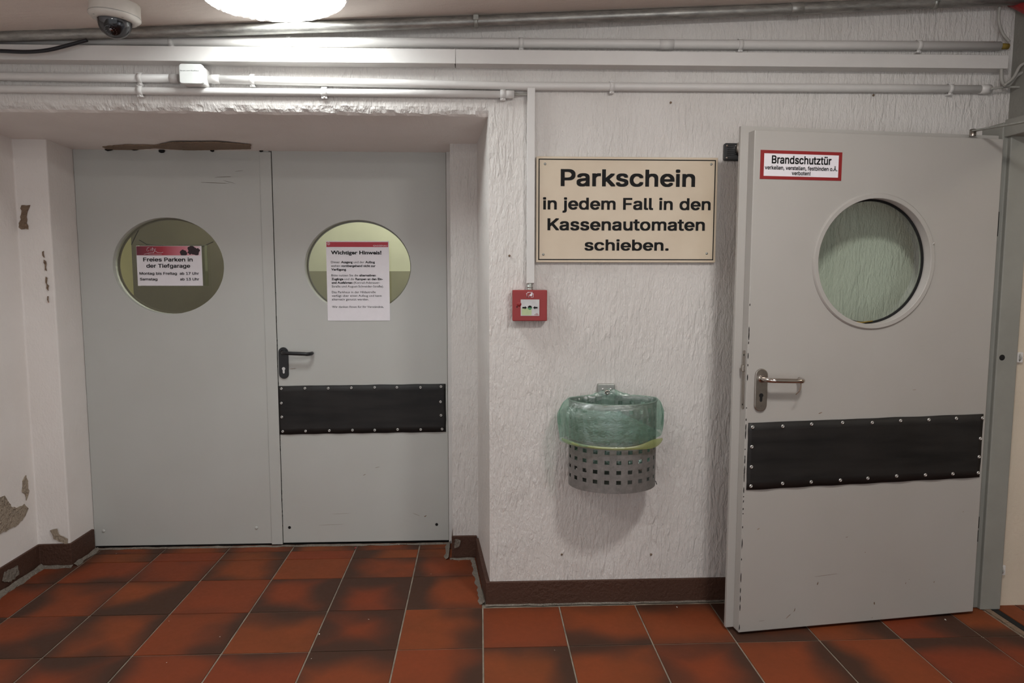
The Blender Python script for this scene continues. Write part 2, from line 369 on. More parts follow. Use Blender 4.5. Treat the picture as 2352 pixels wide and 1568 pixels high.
# grotesque letter shapes in 1/1000 em: advance, then pieces; a piece is an outline and its holes as x, y pairs
GLYPHS = {
 '!': (196, [[[128, 160, 132, 509, 63, 509, 67, 160]], [[116, -1, 130, 9, 140, 24, 143, 41, 140, 58, 130, 73, 116, 83, 98, 86, 81, 83, 66, 73, 56, 58, 52, 41, 56, 24, 66, 9, 81, -1, 98, -4]]]),
 ',': (188, [[[84, -119, 137, 71, 68, 71, 38, -119]]]),
 '.': (188, [[[113, -1, 128, 9, 138, 24, 141, 41, 138, 59, 128, 73, 113, 83, 95, 87, 78, 83, 63, 73, 53, 59, 50, 41, 53, 24, 63, 9, 78, -1, 95, -4]]]),
 '1': (453, [[[391, 0, 391, 55, 76, 55, 76, 0]], [[198, 509, 86, 427, 86, 358, 209, 448, 212, 448, 212, 0, 276, 0, 276, 509]]]),
 '3': (453, [[[264, 288, 221, 289, 372, 461, 372, 509, 70, 509, 70, 452, 288, 452, 288, 448, 157, 299, 157, 248, 201, 248, 242, 244, 275, 234, 299, 217, 316, 196, 326, 172, 329, 145, 325, 116, 315, 93, 297, 74, 275, 61, 219, 50, 165, 59, 144, 71, 126, 87, 115, 107, 109, 132, 44, 132, 52, 91, 70, 57, 98, 30, 133, 10, 173, -3, 218, -7, 266, -2, 309, 12, 344, 36, 370, 66, 387, 103, 393, 145, 387, 186, 371, 222, 344, 253, 308, 276]]]),
 '7': (453, [[[165, 0, 391, 449, 391, 509, 62, 509, 62, 452, 323, 452, 323, 448, 97, 0]]]),
 'B': (456, [[[247, 0, 301, 4, 344, 18, 377, 39, 400, 67, 413, 100, 418, 136, 414, 173, 402, 203, 385, 227, 363, 245, 339, 257, 315, 262, 315, 267, 356, 286, 387, 320, 395, 344, 398, 374, 394, 410, 381, 442, 359, 469, 329, 491, 289, 504, 241, 509, 60, 509, 60, 0], [125, 231, 248, 231, 279, 228, 306, 218, 327, 203, 342, 184, 352, 161, 355, 137, 349, 105, 330, 80, 296, 63, 245, 57, 125, 57], [125, 452, 240, 452, 283, 446, 313, 429, 330, 403, 336, 372, 333, 348, 323, 326, 308, 309, 288, 296, 238, 285, 125, 285]]]),
 'F': (410, [[[125, 0, 125, 221, 346, 221, 346, 278, 125, 278, 125, 452, 369, 452, 369, 509, 60, 509, 60, 0]]]),
 'K': (467, [[[228, 276, 231, 276, 448, 509, 364, 509, 212, 344, 174, 303, 139, 261, 104, 216, 104, 145]], [[125, 0, 125, 193, 124, 225, 125, 334, 125, 509, 60, 509, 60, 0]], [[449, 0, 228, 309, 188, 259, 372, 0]]]),
 'M': (628, [[[318, 83, 315, 73, 311, 84, 299, 123, 287, 159, 277, 187, 152, 509, 60, 509, 60, 0, 122, 0, 122, 291, 122, 328, 121, 372, 120, 416, 120, 435, 129, 408, 145, 361, 159, 321, 170, 291, 286, 0, 342, 0, 456, 291, 467, 322, 482, 363, 498, 409, 507, 436, 506, 413, 505, 369, 504, 327, 504, 291, 504, 0, 568, 0, 568, 509, 476, 509, 352, 187, 342, 158, 330, 121]]]),
 'P': (445, [[[60, 0, 125, 0, 125, 509, 60, 509]], [[100, 452, 232, 452, 268, 449, 297, 439, 318, 423, 333, 402, 342, 376, 344, 348, 342, 319, 333, 294, 318, 272, 297, 256, 269, 246, 233, 242, 100, 242, 100, 186, 235, 186, 289, 191, 332, 207, 366, 233, 390, 265, 404, 304, 409, 348, 404, 391, 390, 430, 366, 462, 332, 487, 289, 503, 235, 509, 100, 509]]]),
 'S': (447, [[[278, -4, 323, 11, 360, 34, 386, 64, 403, 99, 408, 139, 405, 171, 395, 198, 359, 238, 312, 264, 264, 279, 212, 293, 169, 308, 131, 334, 119, 352, 115, 376, 118, 398, 129, 418, 145, 435, 167, 448, 194, 456, 225, 459, 267, 453, 302, 437, 326, 412, 337, 378, 401, 378, 394, 415, 377, 449, 351, 476, 316, 498, 275, 511, 227, 516, 180, 511, 138, 498, 102, 476, 75, 448, 58, 413, 52, 372, 60, 326, 86, 289, 128, 260, 184, 239, 245, 222, 296, 205, 332, 179, 342, 161, 346, 139, 341, 114, 329, 92, 311, 74, 286, 60, 257, 52, 224, 49, 166, 59, 142, 71, 123, 88, 110, 110, 104, 137, 38, 137, 46, 96, 64, 60, 91, 31, 128, 9, 172, -4, 224, -9]]]),
 'T': (449, [[[193, 452, 193, 0, 257, 0, 257, 452, 417, 452, 417, 509, 32, 509, 32, 452]]]),
 'U': (517, [[[315, -2, 363, 15, 403, 43, 433, 80, 451, 124, 457, 173, 457, 509, 393, 509, 393, 178, 389, 144, 377, 113, 357, 87, 331, 68, 298, 56, 259, 52, 220, 56, 187, 68, 160, 87, 141, 113, 128, 144, 124, 178, 124, 509, 60, 509, 60, 173, 66, 124, 85, 80, 114, 43, 154, 15, 203, -2, 259, -8]]]),
 'a': (389, [[[215, 1, 252, 25, 272, 52, 277, 52, 277, 0, 337, 0, 337, 251, 333, 290, 322, 320, 306, 343, 286, 360, 239, 379, 194, 384, 133, 375, 104, 364, 79, 346, 57, 322, 41, 291, 100, 274, 118, 301, 149, 322, 196, 331, 240, 322, 267, 297, 276, 257, 276, 255, 273, 243, 265, 235, 234, 227, 178, 220, 125, 211, 78, 193, 58, 179, 43, 161, 34, 138, 30, 108, 35, 73, 48, 45, 68, 22, 94, 5, 126, -5, 160, -9], [130, 52, 102, 72, 92, 105, 95, 124, 103, 139, 134, 159, 175, 168, 200, 171, 231, 176, 259, 182, 276, 190, 276, 138, 272, 115, 263, 93, 248, 74, 228, 59, 202, 49, 170, 45]]]),
 'b': (424, [[[274, -2, 313, 16, 346, 45, 370, 84, 385, 133, 390, 189, 385, 245, 370, 293, 345, 332, 313, 361, 274, 378, 229, 384, 197, 381, 171, 373, 137, 346, 118, 319, 114, 319, 114, 509, 53, 509, 53, 0, 112, 0, 112, 59, 118, 59, 138, 31, 172, 4, 198, -5, 229, -8], [188, 51, 162, 65, 140, 86, 125, 115, 116, 150, 113, 189, 116, 229, 125, 263, 140, 291, 161, 312, 188, 325, 220, 330, 253, 325, 280, 311, 301, 290, 316, 261, 325, 227, 328, 189, 325, 151, 316, 117, 301, 88, 279, 66, 253, 51, 220, 47]]]),
 'c': (396, [[[261, -1, 306, 21, 341, 56, 363, 102, 304, 117, 292, 89, 271, 66, 243, 52, 207, 46, 173, 51, 145, 66, 124, 89, 108, 117, 99, 151, 96, 187, 99, 224, 108, 258, 124, 287, 145, 310, 173, 325, 207, 330, 242, 325, 270, 311, 290, 289, 303, 262, 362, 277, 340, 322, 305, 356, 260, 377, 207, 384, 159, 378, 117, 360, 82, 330, 56, 291, 40, 243, 34, 187, 40, 133, 56, 85, 82, 46, 117, 16, 159, -2, 207, -8]]]),
 'd': (424, [[[227, -5, 252, 4, 287, 31, 307, 59, 313, 59, 313, 0, 372, 0, 372, 509, 311, 509, 311, 319, 306, 319, 287, 346, 253, 373, 228, 381, 196, 384, 151, 378, 112, 361, 79, 332, 55, 293, 39, 245, 34, 189, 39, 133, 55, 84, 79, 45, 111, 16, 151, -2, 195, -8], [172, 51, 145, 66, 124, 88, 109, 117, 99, 151, 96, 189, 99, 227, 108, 261, 124, 290, 145, 311, 172, 325, 205, 330, 237, 325, 263, 312, 284, 291, 300, 263, 309, 229, 312, 189, 309, 150, 299, 115, 284, 86, 263, 65, 236, 51, 205, 47]]]),
 'e': (404, [[[381, 174, 377, 230, 360, 282, 330, 327, 290, 360, 244, 380, 194, 383, 146, 371, 103, 344, 68, 304, 44, 255, 34, 200, 38, 145, 56, 92, 86, 48, 126, 15, 173, -4, 222, -7, 270, 5, 313, 33, 348, 73, 298, 105, 276, 75, 248, 56, 217, 46, 185, 49, 155, 63, 129, 87, 110, 119, 99, 157, 96, 197, 103, 237, 118, 272, 140, 301, 168, 321, 199, 330, 231, 327, 261, 313, 286, 289, 305, 256, 316, 218, 319, 178]], [[71, 162, 380, 162, 380, 210, 71, 210]]]),
 'f': (254, [[[6, 379, 6, 327, 228, 327, 228, 379]], [[142, 0, 142, 419, 145, 443, 154, 460, 171, 470, 195, 474, 215, 472, 227, 468, 243, 521, 222, 527, 187, 530, 135, 519, 113, 505, 96, 486, 84, 461, 81, 432, 81, 0]]]),
 'g': (425, [[[251, -147, 291, -136, 324, -117, 350, -90, 367, -54, 372, -9, 372, 379, 313, 379, 313, 319, 308, 319, 288, 346, 253, 373, 228, 382, 196, 384, 152, 378, 112, 361, 80, 332, 55, 293, 39, 246, 34, 191, 39, 136, 55, 90, 80, 53, 113, 27, 152, 10, 195, 5, 227, 8, 252, 16, 287, 41, 306, 68, 311, 68, 311, -6, 304, -47, 282, -75, 249, -92, 207, -97, 154, -88, 122, -66, 101, -41, 51, -69, 82, -110, 134, -140, 168, -148, 207, -151], [172, 63, 145, 76, 124, 96, 109, 123, 99, 155, 96, 193, 99, 229, 109, 262, 124, 290, 145, 312, 172, 325, 205, 330, 237, 325, 264, 312, 285, 291, 300, 264, 309, 231, 312, 193, 309, 154, 300, 121, 285, 95, 264, 75, 237, 63, 205, 59]]]),
 'h': (410, [[[124, 332, 114, 312, 114, 509, 53, 509, 53, 0, 114, 0, 114, 227, 117, 257, 126, 283, 141, 303, 161, 317, 184, 326, 210, 329, 246, 323, 273, 304, 290, 275, 296, 235, 296, 0, 357, 0, 357, 240, 353, 285, 341, 321, 321, 349, 295, 369, 264, 380, 227, 384, 187, 379, 152, 362]]]),
 'i': (167, [[[114, 0, 114, 379, 53, 379, 53, 0]], [[100, 446, 114, 455, 123, 468, 126, 483, 123, 499, 114, 512, 100, 521, 84, 524, 67, 521, 54, 512, 44, 499, 41, 483, 44, 468, 54, 455, 67, 446, 84, 443]]]),
 'j': (167, [[[53, -29, 50, -54, 40, -72, 25, -83, 2, -87, -10, -87, -10, -143, 4, -143, 37, -139, 65, -129, 86, -113, 102, -90, 111, -63, 114, -30, 114, 379, 53, 379]], [[100, 446, 114, 455, 123, 468, 126, 483, 123, 499, 114, 512, 100, 521, 83, 524, 67, 521, 53, 512, 44, 499, 41, 483, 44, 468, 53, 455, 67, 446, 83, 443]]]),
 'k': (381, [[[177, 199, 184, 199, 360, 379, 284, 379, 121, 212, 110, 212, 110, 137]], [[114, 0, 114, 509, 53, 509, 53, 0]], [[372, 0, 191, 229, 148, 186, 294, 0]]]),
 'l': (189, [[[162, -1, 181, 3, 170, 54, 160, 53, 146, 52, 130, 54, 120, 62, 114, 99, 114, 509, 53, 509, 53, 84, 58, 47, 74, 20, 101, 3, 139, -2]]]),
 'm': (610, [[[118, 323, 112, 306, 112, 379, 53, 379, 53, 0, 114, 0, 114, 238, 117, 266, 126, 289, 140, 307, 158, 320, 199, 330, 229, 326, 253, 311, 269, 288, 274, 260, 274, 0, 335, 0, 335, 247, 345, 290, 374, 320, 395, 328, 419, 330, 447, 326, 473, 313, 490, 289, 496, 254, 496, 0, 557, 0, 557, 255, 553, 296, 541, 328, 522, 354, 497, 372, 468, 383, 437, 386, 381, 375, 337, 343, 322, 321, 317, 308, 309, 331, 287, 361, 257, 380, 219, 386, 172, 376, 132, 346]]]),
 'n': (410, [[[124, 332, 112, 307, 112, 379, 53, 379, 53, 0, 114, 0, 114, 227, 117, 257, 126, 283, 141, 303, 161, 317, 184, 326, 210, 329, 246, 323, 273, 304, 290, 275, 296, 235, 296, 0, 357, 0, 357, 240, 353, 285, 341, 321, 321, 349, 295, 369, 264, 380, 227, 384, 187, 379, 152, 362]]]),
 'o': (415, [[[256, -2, 299, 16, 333, 46, 359, 85, 376, 133, 381, 187, 376, 243, 359, 291, 333, 330, 299, 360, 256, 378, 207, 384, 159, 378, 117, 360, 82, 330, 56, 291, 40, 243, 34, 187, 40, 133, 56, 85, 82, 46, 117, 16, 159, -2, 207, -8], [173, 51, 145, 66, 124, 89, 108, 117, 99, 151, 96, 187, 99, 224, 108, 258, 124, 287, 145, 310, 173, 325, 207, 330, 242, 325, 270, 310, 292, 287, 307, 258, 316, 224, 319, 187, 316, 151, 307, 117, 292, 89, 270, 66, 242, 51, 207, 46]]]),
 'r': (259, [[[114, 0, 114, 237, 117, 262, 126, 284, 140, 301, 159, 315, 182, 323, 207, 326, 230, 324, 243, 322, 243, 384, 229, 384, 213, 385, 181, 380, 152, 367, 130, 347, 115, 321, 112, 321, 112, 379, 53, 379, 53, 0]]]),
 's': (365, [[[223, -5, 260, 6, 290, 24, 312, 47, 326, 75, 331, 107, 325, 142, 306, 171, 275, 194, 229, 209, 172, 223, 124, 243, 112, 258, 109, 277, 114, 299, 131, 317, 156, 329, 187, 333, 219, 328, 243, 316, 258, 298, 268, 277, 324, 290, 299, 339, 279, 358, 254, 372, 223, 381, 187, 384, 149, 381, 115, 370, 87, 354, 65, 332, 51, 305, 47, 274, 53, 237, 72, 208, 104, 186, 149, 170, 212, 155, 237, 147, 254, 136, 265, 121, 268, 103, 262, 81, 244, 62, 217, 50, 181, 45, 150, 49, 124, 60, 105, 79, 94, 107, 36, 94, 45, 63, 62, 38, 84, 18, 112, 3, 145, -5, 182, -8]]]),
 't': (227, [[[6, 379, 6, 327, 204, 327, 204, 379]], [[65, 93, 72, 52, 92, 21, 125, 2, 168, -4, 192, -3, 213, 2, 202, 54, 185, 51, 170, 50, 150, 53, 136, 61, 128, 76, 126, 98, 126, 471, 65, 471]]]),
 'u': (410, [[[286, 47, 298, 73, 298, 0, 357, 0, 357, 379, 296, 379, 296, 153, 293, 122, 283, 97, 268, 77, 249, 62, 226, 53, 200, 50, 164, 56, 137, 75, 119, 105, 114, 144, 114, 379, 53, 379, 53, 139, 57, 95, 69, 59, 89, 31, 115, 11, 146, -1, 182, -5, 222, 0, 257, 17]]]),
 'v': (389, [[[203, 87, 195, 59, 187, 87, 165, 155, 84, 379, 17, 379, 163, 0, 226, 0, 371, 379, 305, 379, 224, 155]]]),
 'z': (380, [[[339, 0, 339, 56, 126, 56, 126, 60, 333, 331, 333, 379, 48, 379, 48, 323, 254, 323, 254, 320, 42, 46, 42, 0]]]),
 'Ä': (480, [[[213, 371, 239, 456, 264, 372, 287, 302, 395, 0, 463, 0, 276, 509, 201, 509, 16, 0, 85, 0, 191, 302]], [[370, 142, 370, 199, 110, 199, 110, 142]], [[327, 575, 340, 584, 349, 597, 352, 612, 349, 628, 340, 641, 327, 650, 312, 653, 296, 650, 283, 641, 274, 628, 271, 612, 274, 597, 283, 584, 296, 575, 312, 572]], [[183, 575, 196, 584, 205, 597, 208, 612, 205, 628, 196, 641, 183, 650, 168, 653, 152, 650, 139, 641, 130, 628, 127, 612, 130, 597, 139, 584, 152, 575, 168, 572]]]),
 'ü': (410, [[[286, 47, 298, 73, 298, 0, 357, 0, 357, 379, 296, 379, 296, 153, 293, 122, 283, 97, 268, 77, 249, 62, 226, 53, 200, 50, 164, 56, 137, 75, 119, 105, 114, 144, 114, 379, 53, 379, 53, 139, 57, 95, 69, 59, 89, 31, 115, 11, 146, -1, 182, -5, 222, 0, 257, 17]], [[292, 446, 305, 455, 314, 468, 317, 483, 314, 499, 305, 512, 292, 520, 277, 523, 261, 520, 248, 512, 239, 499, 236, 483, 239, 468, 248, 455, 261, 446, 277, 443]], [[149, 446, 162, 455, 170, 468, 173, 483, 170, 499, 162, 512, 149, 520, 133, 523, 118, 520, 104, 512, 96, 499, 93, 483, 96, 468, 104, 455, 118, 446, 133, 443]]]),
}

# lettering: each line measured and fitted to its width and cap height
_DG = None
def curve_mesh(body, bold, shear=0):
    c = bpy.data.curves.new('lettering', 'FONT'); c.body = body; c.size = 1; c.offset = bold; c.resolution_u = 3; c.shear = shear
    o = bpy.data.objects.new('lettering', c); COL.objects.link(o)
    dg = bpy.context.evaluated_depsgraph_get(); dg.update()
    me = bpy.data.meshes.new_from_object(o.evaluated_get(dg))
    bpy.data.objects.remove(o); bpy.data.curves.remove(c); return me
_cap = {}
def grotesque(s_):
    V, Fc, cur, lay = [], [], 0, 0
    for ch in s_:
        if ch == ' ': cur += .21; continue
        adv, pieces = GLYPHS[ch]
        for loops in pieces:
            polys = [[Vector((q[i]/1000, q[i+1]/1000, 0)) for i in range(0, len(q), 2)] for q in loops]
            flat = [p for q in polys for p in q]; tris = tessellate_polygon(polys)
            for dx, dy in ((-.019, -.017), (.019, -.017), (.019, .017), (-.019, .017), (0, 0)):       # heavier weight
                o = len(V); lay = (lay+1) % 11; V += [(p.x+cur+dx, (p.y+dy+.017)*.529/.543, lay*5e-5) for p in flat]
                Fc += [tuple(i+o for i in tri) for tri in tris]
        cur += adv/1000
    mn = min(v[0] for v in V); return [(v[0]-mn, v[1], v[2]) for v in V], Fc
def text(segs, x0, x1, base, cap, y, mat, parent, name='lettering', slope=0, local=False, bold=.02, grot=False):
    """segs: str or [(str,bold)], x0..x1 width to fill, base line height, cap height; lies in XZ facing -Y"""
    if isinstance(segs, str): segs = [(segs, bold)]
    if 'c' not in _cap:
        me = curve_mesh('H', 0); _cap['c'] = max(v.co.y for v in me.vertices); me2 = curve_mesh('n n', 0); me3 = curve_mesh('nn', 0)
        _cap['sp'] = max(v.co.x for v in me2.vertices)-max(v.co.x for v in me3.vertices)
        for m_ in (me, me2, me3): bpy.data.meshes.remove(m_)
    V, Fc = [], []; cur = 0; caph = _cap['c']
    if grot: V, Fc = grotesque(segs[0][0]); caph = .529; segs = []
    for body, bd in segs:
        lead = len(body)-len(body.lstrip(' ')); tail = len(body)-len(body.rstrip(' '))
        me = curve_mesh(body.strip(' '), bd); cur += lead*_cap['sp']
        mn = min(v.co.x for v in me.vertices); mx = max(v.co.x for v in me.vertices)
        o = len(V); V += [(v.co.x-mn+cur, v.co.y) for v in me.vertices]; Fc += [tuple(i+o for i in p.vertices) for p in me.polygons]
        cur += mx-mn+tail*_cap['sp']+.05; bpy.data.meshes.remove(me)
    X1 = max(v[0] for v in V); sxx = (x1-x0)/X1; sz = cap/caph
    b = B(); b.add([(x0+v[0]*sxx, y-(v[2] if grot else 0), base+v[1]*sz+slope*v[0]*sxx) for v in V], Fc)
    return build(name, b, mat, parent, local=local, fixn=False)

def px_text(segs, px0, px1, pbase, cap_px, Y, mat, parent, **kw):
    pa = onY(px0, pbase, Y); pb = onY(px1, pbase, Y); k = (onY(px0, pbase-cap_px, Y).z-pa.z)
    return text(segs, pa.x, pb.x, (pa.z+pb.z)/2, k, Y, mat, parent, **kw)

# ------------------------------------------------------------ the setting
def ZC(x): return 2.468+.052*x
YW = .03; DY = .76
b = B()
pier = [(.035, YW), (2.24, YW), (2.24, .95), (-.147, .95), (-.147, .56), (-.016, .56)]
b.prism(pier, 0, 2.75)
wall = build('wall_front', b, 'wall'); struct(wall, 'white painted board-marked concrete wall')
# lintel over the recessed double doors with a chipped lower edge
b = B()
def lintel(u, v):
    X = -3.4+u*3.437
    prof = [(YW-.0004, 2.75), (YW-.0004, 2.14), (YW+.001, 2.125), (YW+.006, 2.112), (YW+.014, 2.100), (YW+.03, 2.093), (.30, 2.082), (.60, 2.068), (.95, 2.052)]
    i = v*8; k = int(round(i)); yy, zz = prof[k]
    if 2 <= k <= 5:
        a = .0055 if k in (3, 4) else .003
        yy += a*noise.noise(Vector((X*32, k*7.1, 0)))+.5*a*noise.noise(Vector((X*90, k*3.3, 5)))
        zz += a*noise.noise(Vector((X*24, k*5.1, 9)))+.5*a*noise.noise(Vector((X*80, k*1.3, 2)))
    return (X, yy, zz)
b.grid(lintel, 420, 8, smooth=False)
b.add([(-3.4, .95, 2.75), (.04, .95, 2.75), (.04, .95, 2.052), (-3.4, .95, 2.052)], [(0, 1, 2, 3)])
o = build('wall_lintel', b, 'wall_smooth', fixn=False); o.data.materials.append(M['wall'])
for p_ in o.data.polygons:
    if p_.center.z > 2.098 and p_.center.y < .045: p_.material_index = 1
struct(o, 'white painted concrete lintel above the recessed double doors')
# left reveal
b = B(); b.prism([(-2.19, -3.6), (-2.19, .54), (-2.04, .545), (-2.035, .95), (-2.6, .95), (-2.6, -3.6)], 0, 2.75)
wleft = build('wall_left', b, 'wall_smooth', bevel=.006); struct(wleft, 'white plastered left wall with flaking paint')
# side wall with the doorway of the open fire door
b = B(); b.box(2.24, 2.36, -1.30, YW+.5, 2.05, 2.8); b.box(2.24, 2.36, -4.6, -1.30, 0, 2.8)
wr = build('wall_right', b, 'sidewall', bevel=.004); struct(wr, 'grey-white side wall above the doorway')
b = B(); b.box(2.258, 4.4, -.075, .5, 0, 2.75)
struct(build('wall_side_room', b, 'cream'), 'cream wall seen through the open doorway')
b = B(); b.box(4.3, 4.4, -4.6, -.07, 0, 2.75); struct(build('wall_side_room_far', b, 'cream'), 'far cream wall of the side room')
# ceiling, sloping up to the right, with the round recess of the lamp
LC = (-.73, -.292); LR = .244
b = B(); plate_hole(b, -3.4, 4.4, -4.6, .2, LC[0], LC[1], LR*1.004, LR*1.004, 0, .25, n=140)
b.v = [(x, z, ZC(x)+y) for (x, y, z) in b.v]
ceil = build('ceiling', b, 'ceiling'); struct(ceil, 'painted concrete ceiling rising to the right')
# lobby behind the double doors
b = B(); b.box(-3.0, 1.2, 3.0, 3.1, 1.46, 2.7); struct(build('wall_lobby_back', b, 'lobby'), 'pale lobby wall seen through the round windows')
b = B(); b.box(-3.0, 1.2, 2.99, 3.1, 0, 1.46); struct(build('wall_lobby_dado', b, 'dado'), 'olive painted lower part of the lobby wall')
b = B(); b.box(-3.1, -3.0, .96, 3.1, 0, 2.7); b.box(1.2, 1.3, .96, 3.1, 0, 2.7); struct(build('wall_lobby_side', b, 'lobby'))
b = B(); b.box(-3.1, 1.3, .951, 3.1, 2.6, 2.7); struct(build('ceiling_lobby', b, 'lobby'))

# floor slab and tiles
P = .3334; TX = .0038; JT = .0032
b = B(); b.box(-3.4, 4.4, -4.6, 3.1, -.06, -.004)
floor = build('floor', b, 'grout'); struct(floor, 'terracotta tiled floor with pale grout joints')
rows = [(r*P, (r+1)*P) for r in range(-9, 1)] + [(P, P*1.710), (P*1.71, P*2.028), (P*2.028, .80)]
SCORCH_SHADE = {  # (col,row): left, right, near, far
 (-7, 0): (.3, 0, .1, .5), (-6, 0): (.5, .2, 0, .5), (-5, 0): (.3, .8, .6, .4), (-4, 0): (.1, .2, .1, 0), (-3, 0): (.3, .8, .5, .4), (-2, 0): (.4, .6, .15, .7), (-1, 0): (.7, 0, .15, .2),
 (-7, 1): (.6, .3, .2, .2), (-6, 1): (.3, .2, .5, .3), (-5, 1): (.2, .3, .2, .3), (-4, 1): (.3, .5, .5, .3), (-3, 1): (0, .05, .05, 0), (-2, 1): (.6, 0, .4, .4), (-1, 1): (.5, .2, .4, .3),
 (-7, -1): (.3, .6, .4, .2), (-6, -1): (0, .6, .5, .1), (-5, -1): (.6, .3, .3, .3), (-4, -1): (0, .6, 0, .15), (-3, -1): (.05, .1, 0, .5), (-2, -1): (.35, .6, .45, .6), (-1, -1): (.05, .5, 0, 0),
 (0, -1): (.1, .1, .1, .15), (1, -1): (.1, .1, .5, .1), (2, -1): (.1, 0, .15, .4), (3, -1): (.6, .3, .5, .1), (4, -1): (.1, .7, .2, .1), (5, -1): (0, .7, .1, .2), (6, -1): (.3, .2, .3, .2), (7, -1): (.2, .2, .4, .1),  # tile below the fire door's free edge also carries shade as scorch
 (-7, -2): (0, .5, .2, .2), (-6, -2): (.4, .6, .3, .3), (-5, -2): (.3, .7, .2, .6), (-4, -2): (.5, .1, .1, .3), (-3, -2): (.1, 0, 0, .3), (-2, -2): (.2, .1, 0, .8), (-1, -2): (0, .5, 0, 0), (0, -2): (.1, .4, .2, .6),
 (1, -2): (0, .5, .1, .5), (2, -2): (.2, .5, .1, .5), (3, -2): (0, .5, 0, .2), (4, -2): (.5, .1, 0, 0), (5, -2): (.3, .1, .1, .9), (6, -2): (.6, .1, 0, .6), (7, -2): (.3, .3, .1, .4),
 (-6, 2): (.3, .4, .3, .3), (-5, 2): (.1, .1, .1, .1), (-4, 2): (.5, .6, .6, .6), (-3, 2): (0, .1, 0, 0), (-2, 2): (.7, 0, .3, .3), (-1, 2): (.5, .4, .4, .3)}
tmesh = {}
def tile_mesh(w, d):
    k = (round(w, 3), round(d, 3))
    if k in tmesh: return tmesh[k]
    hw, hd, e = w/2-JT, d/2-JT, .0018
    vs = [(sx*hw, sy*hd, -.012) for sx, sy in ((-1, -1), (1, -1), (1, 1), (-1, 1))]
    vs += [(sx*hw, sy*hd, -.0015) for sx, sy in ((-1, -1), (1, -1), (1, 1), (-1, 1))]
    vs += [(sx*(hw-e), sy*(hd-e), 0) for sx, sy in ((-1, -1), (1, -1), (1, 1), (-1, 1))]
    fs = [(8, 9, 10, 11)]+[(i, (i+1) % 4, 4+(i+1) % 4, 4+i) for i in range(4)]+[(4+i, 4+(i+1) % 4, 8+(i+1) % 4, 8+i) for i in range(4)]
    me = bpy.data.meshes.new('tile'); me.from_pydata(vs, [], fs); me.materials.append(M['tile']); me.update(); tmesh[k] = me; return me
for ri, (ya, yb) in enumerate(rows):
    r = ri-9
    for c in range(-8, 13):
        xa, xb = TX+c*P, TX+(c+1)*P
        if r >= 1 and not (-8 < c < 0): continue
        if r >= 3 and c == -8: continue
        if r == 0 and c >= 0: 
            if c < 7: continue
            continue
        if r == 0 and c < -7: continue
        if r < -6 and (c > 5): continue
        if r >= 1 and c == -1: xb = .0
        if c == 6 and r < 0:                                   # cut for the threshold groove
            for qa, qb in ((xa, 2.165), (2.235, xb)):
                if qb-qa < .02: continue
                o = link('tile', tile_mesh(qb-qa, yb-ya), floor, ((qa+qb)/2, (ya+yb)/2, 0))
                for q, kk in enumerate(('scorch_left', 'scorch_right', 'scorch_near', 'scorch_far')): o[kk] = float(SCORCH_SHADE.get((6, r), (.2,)*4)[q])
            continue
        z = random.uniform(-.0006, .0006)
        o = link('tile', tile_mesh(xb-xa, yb-ya), floor, ((xa+xb)/2, (ya+yb)/2, z))
        s4 = SCORCH_SHADE.get((c, r)) or (random.choice((0, .1, .3, .5)), random.choice((0, .2, .5, .7)), random.choice((0, .1, .4)), random.choice((0, .2, .5, .7)))
        if r == 3: s4 = (.5, .5, .7, .7)
        for q, kk in enumerate(('scorch_left', 'scorch_right', 'scorch_near', 'scorch_far')): o[kk] = float(s4[q])
# mortar fillets where floor meets skirting
b = B()
def fillet(p0, p1, w, h, n=60):
    p0, p1 = Vector(p0), Vector(p1); d = (p1-p0).normalized(); nn = Vector((d.y, -d.x, 0))
    def fn(u, v):
        p = p0.lerp(p1, u); k = 1+.55*noise.noise(Vector((p.x*22, p.y*22, v*4)))
        return p+nn*(w*k*(1-v))+Vector((0, 0, h*v*k+.0006))
    b.grid(fn, n, 3, smooth=False)
fillet((-2.17, -.6, 0), (-2.17, .52, 0), .026, .016); fillet((-2.17, .522, 0), (-2.02, .527, 0), .022, .008)
fillet((-2.02, .53, 0), (-2.015, .745, 0), .02, .012); fillet((-2.03, .748, 0), (-.17, .748, 0), .012, .006, 120)
fillet((.015, .02, 0), (2.14, .02, 0), .010, .004, 160); fillet((-.167, .745, 0), (-.167, .53, 0), .02, .014); fillet((-.16, .538, 0), (-.035, .538, 0), .014, .006)
fillet((-.036, .53, 0), (.012, .03, 0), .02, .008)
o = build('mortar', b, 'peelgrey', floor, fixn=False); o['kind'] = 'stuff'
b = B(); b.box(2.172, 2.196, -3.2, -.10, -.004, .003); o = build('threshold_rail', b, 'peelbrown', floor)
b = B(); b.box(2.202, 2.232, -3.2, -.10, -.004, .001); o = build('threshold_groove', b, 'hole', floor)

# skirting painted brown
def skirt(name, poly, z0, z1, label):
    b = B(); b.prism(poly, z0, z1); o = build(name, b, 'brown', bevel=.003); return struct(o, label)
skirt('baseboard_front', [(.018, YW-.010), (2.13, YW-.010), (2.13, YW+.02), (.04, YW+.02), (-.0, .55), (-.03, .549), (.0, .2)], .001, .105, 'brown painted skirting below the white wall')
skirt('baseboard_return', [(-.152, .548), (-.024, .548), (-.024, .58), (-.146, .58), (-.146, .74), (-.152, .74)], .001, .115, 'brown painted skirting right of the double doors')
skirt('baseboard_left', [(-2.2, -3.6), (-2.18, -3.6), (-2.18, .53), (-2.03, .535), (-2.025, .742), (-2.05, .742), (-2.05, .56), (-2.2, .56)], .001, .112, 'brown painted skirting with mortar patches at left')

